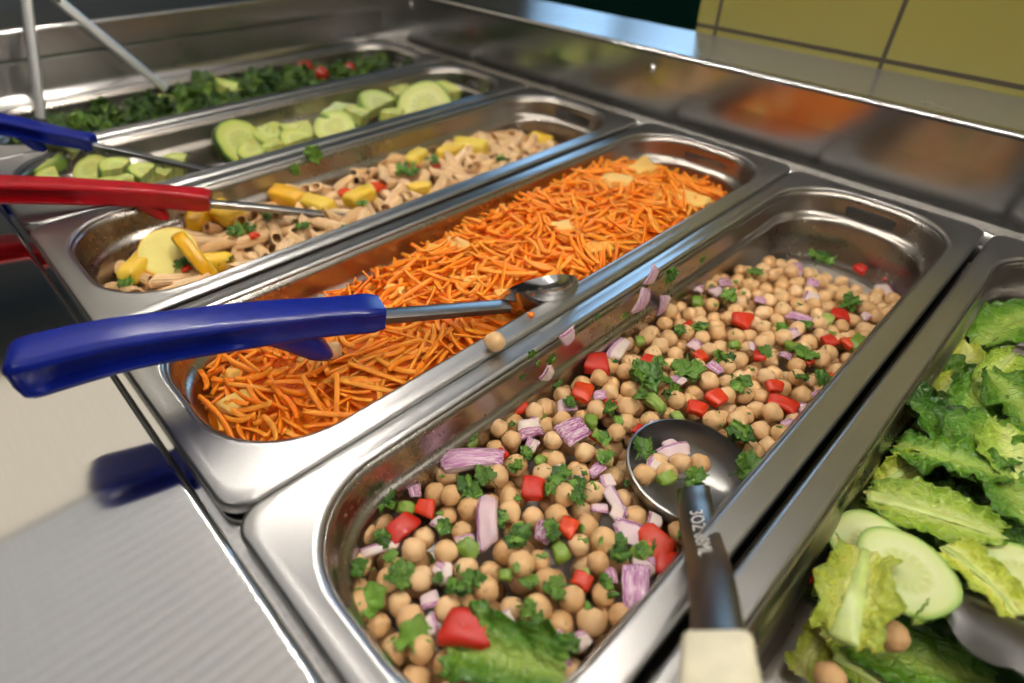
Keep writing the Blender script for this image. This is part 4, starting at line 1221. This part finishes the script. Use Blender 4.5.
for k, (u, v, px, lab) in enumerate(((240, 402, 26, 'pineapple chunk nearest the front wall of the carrot pan'), (312, 362, 22, 'pineapple chunk under the blue spoon handle in the carrots'), (236, 372, 20, 'pineapple bit at the front left edge of the carrots'), (458, 246, 22, 'pineapple chunk behind the blue spoon handle in the carrots'),
        (437, 252, 18, 'small pineapple bit near the left wall of the carrots'), (597, 249, 24, 'pineapple chunk in the middle of the carrot heap'), (640, 172, 30, 'long pineapple piece at the far end of the carrots'), (618, 183, 26, 'pineapple piece in front of the long far one in the carrots'), (690, 203, 26, 'pineapple chunk at the far right of the carrots'),
        (560, 228, 20, 'pineapple bit left of the middle pineapple chunk in the carrots'), (470, 282, 18, 'pineapple bit at the near centre of the carrots'), (665, 197, 18, 'small pineapple bit between the far pineapple chunks'), (505, 295, 16, 'pineapple bit close to the spoon shaft in the carrots'), (395, 290, 16, 'pineapple bit above the spoon ferrule in the carrots'))):
    P = on_heap(u, v, h_car, .003); size = px * float(np.linalg.norm(P - CP)) / FOC * 1.05
    r0 = random.Random(k)
    M = frame_m(P, img_dir(P, r0.uniform(-30, 40)), (r0.uniform(-.3, .3), r0.uniform(-.4, .1), 1)) @ Matrix.Diagonal((size * 1.15, size * .85, size * .8, 1))
    tag(inst(PIN[k % 4], M), lab, 'pineapple')
put_pea(on_heap(333, 352, h_car, .006), .0062, 'lone chickpea lying in the carrots under the blue spoon guard')

# ------------------------------------------------------------------ pasta salad
def h_pas(x, y):
    return lerp_tab(y, [(0, -.044), (.05, -.038), (.15, -.034), (.3, -.034), (.42, -.034), (.48, -.042), (.53, -.056)])
QX0, QX1, QY0, QY1 = 0.5365, 0.6665, 0.016, 0.500
mb = mound('bed', QX0, QX1, QY0, QY1, .04, h_pas, 'penne', '', '', dz=-0.012)
hp = Heap(QX0 - .01, QX1 + .01, QY0 - .01, QY1 + .01, lambda x, y: h_pas(x, y) - 0.013)
def pasta_special(u, v, px, kind, lab, ang=0, asp=1.0, Z=None, dz=.006, cat='squash', grp=None):
    P = on_heap(u, v, h_pas, dz); size = px * float(np.linalg.norm(P - CP)) / FOC
    Z = Z or (0.05, -0.25, 1)
    M = frame_m(P, Vector(Z).orthogonal() if ang is None else img_dir(P, ang), Z) @ Matrix.Diagonal((size * math.sqrt(asp), size / math.sqrt(asp), size, 1))
    tag(inst(kind, M), lab, cat, grp)
SQ = cuke_slice(.5, .13, seed=3, skin='squash_skin', flesh='squash_flesh', names=('squash_slice', 'rind'))
SQH = cuke_slice(.5, .15, 0, PI, seed=5, skin='squash_skin', flesh='squash_flesh', names=('squash_slice', 'rind'))
SQD = [('squash_piece', chunk(1, .7, .55, .1, 100 + s, bev=.3).mesh('squash_piece', 'squash_dice')) for s in range(4)]
cam_z = lambda u, v: tuple((Vector(CP) - Vector(pz(u, v, -.03))).normalized() * 0.9 + Vector((0, 0, .5)))
pasta_special(170, 254, 47, SQ, 'round yellow squash slice standing near the front of the pasta', None, 1.0, cam_z(173, 252), .012)
SQT = cuke_slice(.5, .22, seed=4, skin='squash_skin', flesh='squash_flesh', names=('squash_slice', 'rind'))
pasta_special(199, 262, 56, SQT, 'orange-rimmed squash slice leaning on edge beside the round one', None, 1.0, (0.05, 0.95, 0.26), .009)
for k, (u, v, px, lab) in enumerate(((137, 268, 28, 'bright yellow squash chunk at the front left of the pasta'), (224, 213, 34, 'yellow squash piece under the red spoon ferrule'), (200, 217, 28, 'pale squash piece left of the red spoon ferrule'), (287, 197, 30, 'yellow squash wedge just beyond the red spoon shaft'),
        (317, 205, 28, 'yellow squash piece in the middle of the pasta beside the spoon tip'), (362, 196, 26, 'yellow squash piece beyond the red spoon tip'), (417, 158, 24, 'upright yellow squash piece in the far half of the pasta'), (470, 147, 28, 'pale yellow squash wedge at the far end of the pasta'), (540, 140, 20, 'yellow squash strip at the far right of the pasta'),
        (420, 188, 18, 'small yellow squash bit at the centre right of the pasta'), (450, 152, 22, 'squash piece beside the far pale wedge in the pasta'), (213, 262, 26, 'squash piece in front of the leaning squash slice'), (440, 200, 16, 'small squash bit by the carrot-side wall of the pasta'))):
    pasta_special(u, v, px, SQD[k % 4], lab, random.Random(k).uniform(-40, 60), 1.4, (random.Random(k).uniform(-.4, .4), -.3, 1), .0105)
for u, v, px in ((345, 192, 12), (376, 187, 15), (412, 168, 12), (254, 235, 8), (435, 165, 9), (310, 212, 9), (186, 268, 8)):
    pasta_special(u, v, px, PEP[u % 5], 'small red pepper bit mixed into the pasta salad', 20, 1.1, None, .011, 'pepper', 'red pepper bits in the pasta')
for u, v, px in ((265, 216, 14), (232, 235, 14), (405, 172, 20), (123, 284, 12), (222, 262, 12), (300, 228, 12), (345, 230, 10), (178, 268, 12), (360, 205, 10), (245, 228, 12), (430, 165, 14), (500, 160, 12)):
    pasta_special(u, v, px * 1.3, HB[u % 6], 'small green herb leaf mixed into the pasta salad', 40, 1, None, .012, 'herb', 'herb leaves in the pasta')
PEN = [penne(s, L) for s, L in enumerate((.032, .034, .037, .034, .031, .036))]
PNL = (.032, .034, .037, .034, .031, .036)
cnt = 0; tries = 0
while cnt < 296 and tries < 3200:
    tries += 1
    best = None; k = random.randrange(6); L = PNL[k] * 0.95
    for c in range(4):
        x, y = random.uniform(QX0, QX1), random.uniform(QY0, QY1); yaw = random.uniform(0, 2 * PI)
        e = L / 2 * .95; cs, sn = math.cos(yaw), math.sin(yaw)
        if not (in_rr(x + e * cs, y + e * sn, QX0, QX1, QY0, QY1, .04) and in_rr(x - e * cs, y - e * sn, QX0, QX1, QY0, QY1, .04)): continue
        a, b = hp.rest(x, y, yaw, L, .0046)
        if best is None or a - h_pas(x, y) < best[2] - h_pas(best[0], best[1]): best = (x, y, a, yaw, b)
    if best is None: continue
    x, y, a, yaw, b = best
    if a > h_pas(x, y) + .006: continue
    hp.lay(x, y, yaw, L, .0046, a, b, .9); cnt += 1
    o = link('penne', PEN[k]); o.matrix_world = Matrix.Translation((x, y, a)) @ Euler((0, 0, yaw)).to_matrix().to_4x4() @ Euler((0, -math.atan(b), 0)).to_matrix().to_4x4() @ Euler((random.uniform(0, 6.28), 0, 0)).to_matrix().to_4x4()
    tag(o, 'brown ridged penne tube in the pasta salad', 'pasta', 'penne in the pasta salad')
o = mb.build('pasta_bed', 'penne', normals=False); tag(o, 'deeper mass of pasta under the visible penne tubes', 'pasta', kind='stuff')
# herb leaf stuck on the wall between cucumber and pasta pans
P = px_(308, 159, 0.533); M = frame_m(P, (0, .7, .5), (.97, 0, .25)) @ Matrix.Scale(.022, 4)
tag(inst(HB[2], M), 'green leaf stuck high on the cucumber-side wall of the pasta pan', 'herb')
P = px_(293, 171, 0.534); M = frame_m(P, (0, .7, .2), (.97, 0, .25)) @ Matrix.Scale(.012, 4)
tag(inst(HB[3], M), 'tiny herb fleck below the leaf on the pasta pan wall', 'herb')

# ------------------------------------------------------------------ cut cucumber
CK = [cuke_slice(.5, .30, seed=1), cuke_slice(.5, .34, 0, PI, seed=2), cuke_slice(.62, .5, 0, PI * .55, seed=3), cuke_slice(.5, .28, seed=4, oval=.9), cuke_slice(.55, .45, 0, PI * .8, seed=6)]
def cuke(u, v, px, k, lab, ang=0, Zc=0.7, z=-.028, zz=None):
    P = pz(u, v, z); size = px * float(np.linalg.norm(P - CP)) / FOC
    Z = zz or tuple((Vector(CP) - Vector(P)).normalized() * Zc + Vector((0, 0, 1 - Zc)))
    o = inst(CK[k], frame_m(P, img_dir(P, ang), Z) @ Matrix.Scale(size, 4)); tag(o, lab, 'cucumber', None)
cuke(240, 145, 43, 0, 'round cucumber slice at the left end of the middle cluster', 20, .8)
cuke(270, 130, 50, 4, 'tallest angular cucumber piece of the middle cluster', 200, .6, -.028)
cuke(299, 145, 34, 1, 'half cucumber slice lying low in front of the middle cluster', 20, .4)
cuke(307, 126, 41, 2, 'cucumber wedge in the centre of the middle cluster', 190, .6, -.028)
cuke(331, 113, 55, 4, 'large cucumber half slice topping the cluster beside the gap', 215, .7, -.024)
cuke(336, 130, 39, 3, 'round cucumber slice at the right foot of the middle cluster', 0, .5)
cuke(360, 123, 27, 2, 'small cucumber wedge between the two right-hand clusters', 30, .5)
cuke(380, 111, 41, 1, 'half cucumber slice with dark rind left of the leaning stick', 25, .6, -.028)
cuke(391, 97, 41, 1, 'narrow cucumber piece leaning up near the far end', -45, .1, -.024)
cuke(426, 109, 52, 3, 'biggest round cucumber slice near the far end of the pan', 0, .72, -.022)
cuke(445, 99, 27, 2, 'last cucumber bit at the far end of its pan', 10, .4)
cuke(400, 123, 30, 2, 'cucumber wedge in front of the leaning stick', 60, .5)
cuke(285, 151, 30, 2, 'low cucumber wedge half hidden by the pasta-side rim', 120, .4)
cuke(258, 151, 34, 1, 'half cucumber slice low beside the round left slice', 160, .5)
for k, (u, v, px, kk, lab) in enumerate(((45, 165, 30, 0, 'round cucumber slice nearest the front wall'), (72, 160, 30, 2, 'cucumber wedge behind the first round slice at the front'), (95, 172, 32, 3, 'cucumber slice over the red spoon handle, second from the front'), (122, 175, 30, 4, 'cucumber piece over the red spoon handle, third from the front'),
        (148, 176, 28, 1, 'half cucumber slice over the red spoon handle, fourth from the front'), (60, 178, 30, 1, 'half cucumber slice low behind the red spoon handle'), (86, 204, 34, 0, 'cucumber slice showing below the red spoon handle'), (183, 170, 32, 4, 'cucumber piece beneath the far blue spoon tip'), (165, 182, 26, 2, 'cucumber wedge left of the far blue spoon tip'),
        (110, 188, 30, 3, 'cucumber slice hidden by the middle of the red handle'), (58, 163, 22, 2, 'little cucumber wedge among the front slices'), (135, 186, 24, 2, 'cucumber wedge hidden behind the red ferrule'))):
    cuke(u, v, px, kk, lab, random.Random(k).uniform(0, 180), .55, -.010 if k not in (7, 8) else -.034)

# ------------------------------------------------------------------ dark greens
def h_gr(x, y): return lerp_tab(y, [(0, -.028), (.1, -.022), (.3, -.021), (.5, -.028), (.54, -.046)])
GX0, GX1, GY0, GY1 = .199, .3185, .018, .52
mb = mound('bed', GX0, GX1, GY0, GY1, .04, h_gr, 'kale', '', '', dz=-.010, rough=.006)
o = mb.build('greens_bed', 'kale', normals=False); tag(o, 'deeper mass of dark chopped greens in the farthest pan', 'greens', kind='stuff')
KALE = [sprig(40 + s, 4, .2).mesh('kale_piece', 'kale') for s in range(6)]
q = 0
while q < 260:
    x, y = random.uniform(GX0, GX1), random.uniform(GY0, GY1)
    if not in_rr(x, y, GX0, GX1, GY0, GY1, .04): continue
    q += 1
    z = h_gr(x, y) + random.uniform(-.010, .007) + .006 * noise.noise(Vector((x * 40, y * 40, 0)))
    o = link('kale_piece', KALE[random.randrange(6)])
    o.matrix_world = Matrix.Translation((x, y, z)) @ Euler((random.uniform(-.9, .9), random.uniform(-.9, .9), random.uniform(0, 6.28))).to_matrix().to_4x4() @ Matrix.Scale(random.uniform(.022, .036), 4)
    tag(o, 'curly dark green chopped leaf in the farthest pan', 'greens', 'chopped dark greens in the farthest pan')
TOM = uvsphere(20, 14, lambda d, th, ph: 1 - .12 * math.exp(-(th / .35) ** 2)).mesh('cherry_tomato', 'tomato')
for u, v, r, lab in ((322, 74, .0105, 'red cherry tomato piece in front in the dark greens'), (306, 69, .012, 'dull red tomato piece left of the brighter tomato in the greens'), (350, 68, .008, 'small dark red tomato piece farthest along the greens')):
    P = pz(u, v, -.018); o = link('cherry_tomato', TOM); o.matrix_world = Matrix.Translation(Vector(P)) @ Euler((.4, .3, 0)).to_matrix().to_4x4() @ Matrix.Scale(r, 4); tag(o, lab, 'tomato')
for u, v, px, k, lab in ((222, 90, 22, 1, 'pale cucumber half slice among the dark greens'), (233, 99, 26, 2, 'flat pale cucumber wedge at the edge of the dark greens'), (168, 106, 16, 2, 'small yellow-green cucumber bit beside the tongs tip')):
    cuke(u, v, px, k, lab, 20, .5, -.020)

# ------------------------------------------------------------------ romaine lettuce pan
def L_(u, v, z, px, py, ang, seed, m, lab, tilt=(0, 0), rib=0.0, **kw):
    """u, v = middle in the photo; px, py = width and length in photo pixels; ang = direction of the leaf's length in the image"""
    P = pz(u, v, z); d = float(np.linalg.norm(P - CP)) / FOC
    Y = img_dir(P, ang); yaw = math.atan2(Y.y, Y.x) - PI / 2
    return lettuce(P, py * d * 1.0, px * d * 1.0, yaw, seed, m, lab, tilt, rib, **kw)
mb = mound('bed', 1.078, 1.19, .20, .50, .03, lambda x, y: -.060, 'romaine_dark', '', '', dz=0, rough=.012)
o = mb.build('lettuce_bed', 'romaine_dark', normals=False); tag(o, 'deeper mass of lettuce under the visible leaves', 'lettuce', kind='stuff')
L_(1008, 325, -.030, 56, 62, 20, 1, 'romaine_green', 'lettuce leaf at the far corner of the lettuce heap', (.2, -.2), wave=.12)
L_(966, 362, -.036, 38, 44, 110, 2, 'romaine_yellow', 'yellow-green lettuce leaf beside the chickpea-side wall', (.4, .2), wave=.12)
L_(947, 390, -.040, 36, 34, 60, 3, 'romaine_yellow', 'pale crinkled lettuce rib piece below the yellow-green leaf', (.2, .3), .004, wave=.12)
L_(1000, 366, -.026, 24, 56, 40, 4, 'romaine_pale', 'pale ribbed lettuce strip near the far end of the heap', (.1, .3), .0035)
L_(1012, 396, -.020, 50, 50, 140, 5, 'romaine_green', 'ruffled green lettuce leaf at the right edge of the view', (.2, -.1), wave=.18)
L_(975, 405, -.026, 44, 50, 100, 31, 'romaine_green', 'small curled lettuce leaf in front of the pale ribbed strip', (.3, .2), wave=.2)
L_(930, 425, -.026, 60, 84, 150, 6, 'romaine_dark', 'big glossy dark lettuce leaf folded over the heap', (.3, .1), wave=.16, fold=.5)
L_(985, 440, -.016, 56, 62, 60, 7, 'romaine_green', 'curled green lettuce leaf in the middle right of the heap', (.2, -.3), wave=.2)
L_(1014, 450, -.010, 46, 54, 110, 32, 'romaine_pale', 'light green lettuce flake at the right edge above the dark fold', (.1, -.3), wave=.15)
L_(950, 458, -.018, 46, 76, -25, 33, 'romaine_green', 'wavy-edged lettuce leaf hanging over the bumpy pale leaf', (.3, .1), wave=.24)
L_(1014, 492, -.014, 46, 60, 120, 8, 'romaine_green', 'lettuce leaf at the right edge above the bumpy pale leaf', (-.1, -.2), wave=.15)
L_(902, 472, -.032, 34, 44, 50, 9, 'romaine_yellow', 'twisted yellow-green leaf between the wall and the bumpy leaf', (.4, .5), .003, wave=.22)
L_(934, 514, -.022, 50, 92, -20, 10, 'romaine_pale', 'large bumpy pale lettuce leaf behind the cucumber slices', (.1, .15), .004, wave=.08, curl=.25, blister=.085)
L_(985, 525, -.028, 60, 70, -30, 12, 'romaine_dark', 'dark lettuce leaf right of the bumpy pale leaf', (.1, -.1), wave=.14)
L_(982, 577, -.018, 46, 60, -45, 13, 'romaine_yellow', 'bumpy yellow-green leaf above the scalloped tongs', (.1, .1), .002, wave=.09, shape='torn', blister=.085)
L_(856, 592, -.022, 70, 80, 78, 14, 'romaine_yellow', 'square pale lettuce piece with broad rib in front of the cucumber slices', (.25, -.15), .007, wave=.05, shape='torn', curl=.35, blister=.05)
L_(812, 652, -.062, 36, 46, 60, 15, 'romaine_yellow', 'small ragged yellow lettuce scrap on the bare pan floor', (.1, .1), wave=.16, shape='torn', torn=.35)
L_(842, 632, -.054, 28, 32, 10, 16, 'romaine_yellow', 'tiny yellow lettuce scrap between the square piece and the chickpea', (.1, .1), wave=.18, shape='torn')
L_(920, 661, -.046, 52, 96, -20, 17, 'romaine_green', 'wet green lettuce leaf under the chickpea at the near end', (.1, .1), wave=.1)
L_(868, 676, -.052, 22, 46, -35, 18, 'romaine_pale', 'pale lettuce rib sliver at the bottom of the lettuce pan', (.2, .3), .003)
L_(936, 600, -.022, 14, 54, 70, 19, 'romaine_pale', 'curled pale lettuce edge right of the front cucumber slice', (.2, .9), wave=.1)
rl = random.Random(5)
for k in range(26):
    u, v = rl.uniform(925, 1035), rl.uniform(335, 550)
    if v < 420: u = max(u, 955)
    if 420 <= v < 500: u = max(u, 915)
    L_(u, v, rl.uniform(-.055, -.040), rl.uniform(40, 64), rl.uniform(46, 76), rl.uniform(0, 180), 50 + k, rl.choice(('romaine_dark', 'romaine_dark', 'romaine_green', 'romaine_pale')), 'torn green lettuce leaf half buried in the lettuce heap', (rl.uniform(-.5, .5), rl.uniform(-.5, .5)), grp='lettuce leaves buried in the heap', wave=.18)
for k, (u, v) in enumerate(((905, 505), (925, 555), (960, 600), (880, 560), (975, 560))):
    L_(u, v, -.058, 60, 70, 40 * k, 90 + k, 'romaine_green', 'lettuce leaf lying low under the cucumber slices', (.1, .1), grp='lettuce under the cucumber slices', wave=.15)
CS = [cuke_slice(.5, .09, seed=q, skin='cucumber_rim', flesh='cucumber_flesh_pale', oval=.78) for q in (8, 12)]
def cslice(u, v, z, px, k, ang, lab, Zc=.55):
    P = pz(u, v, z); size = px * proj(P)[2] / FOC
    Z = tuple((Vector(CP) - Vector(P)).normalized() * Zc + Vector((0, 0, 1 - Zc)))
    tag(inst(CS[k], frame_m(P, img_dir(P, ang), Z) @ Matrix.Scale(size, 4)), lab, 'cucumber')
cslice(873, 547, -.029, 84, 0, -30, 'rear cucumber slice of the overlapping pair in the lettuce', .5)
cslice(905, 572, -.020, 96, 1, -42, 'front cucumber slice of the overlapping pair in the lettuce', .6)
cslice(1018, 580, -.022, 84, 0, -50, 'cucumber slice at the right edge above the scalloped tongs', .5)
put_pea(pz(893, 636, -.036), .0068, 'chickpea lying on the wet green lettuce leaf', k=2)
put_pea(pz(830, 678, -.050), .0068, 'chickpea on the lettuce pan floor at the bottom edge', k=4)
flat_piece(806, 573, -.066, 22, 'pepper', 'red pepper bit low behind the square pale lettuce piece', 0, 1.2)
flat_piece(800, 588, -.072, 30, 'herb', 'dark parsley leaf beside the red bit in the lettuce pan', 20)
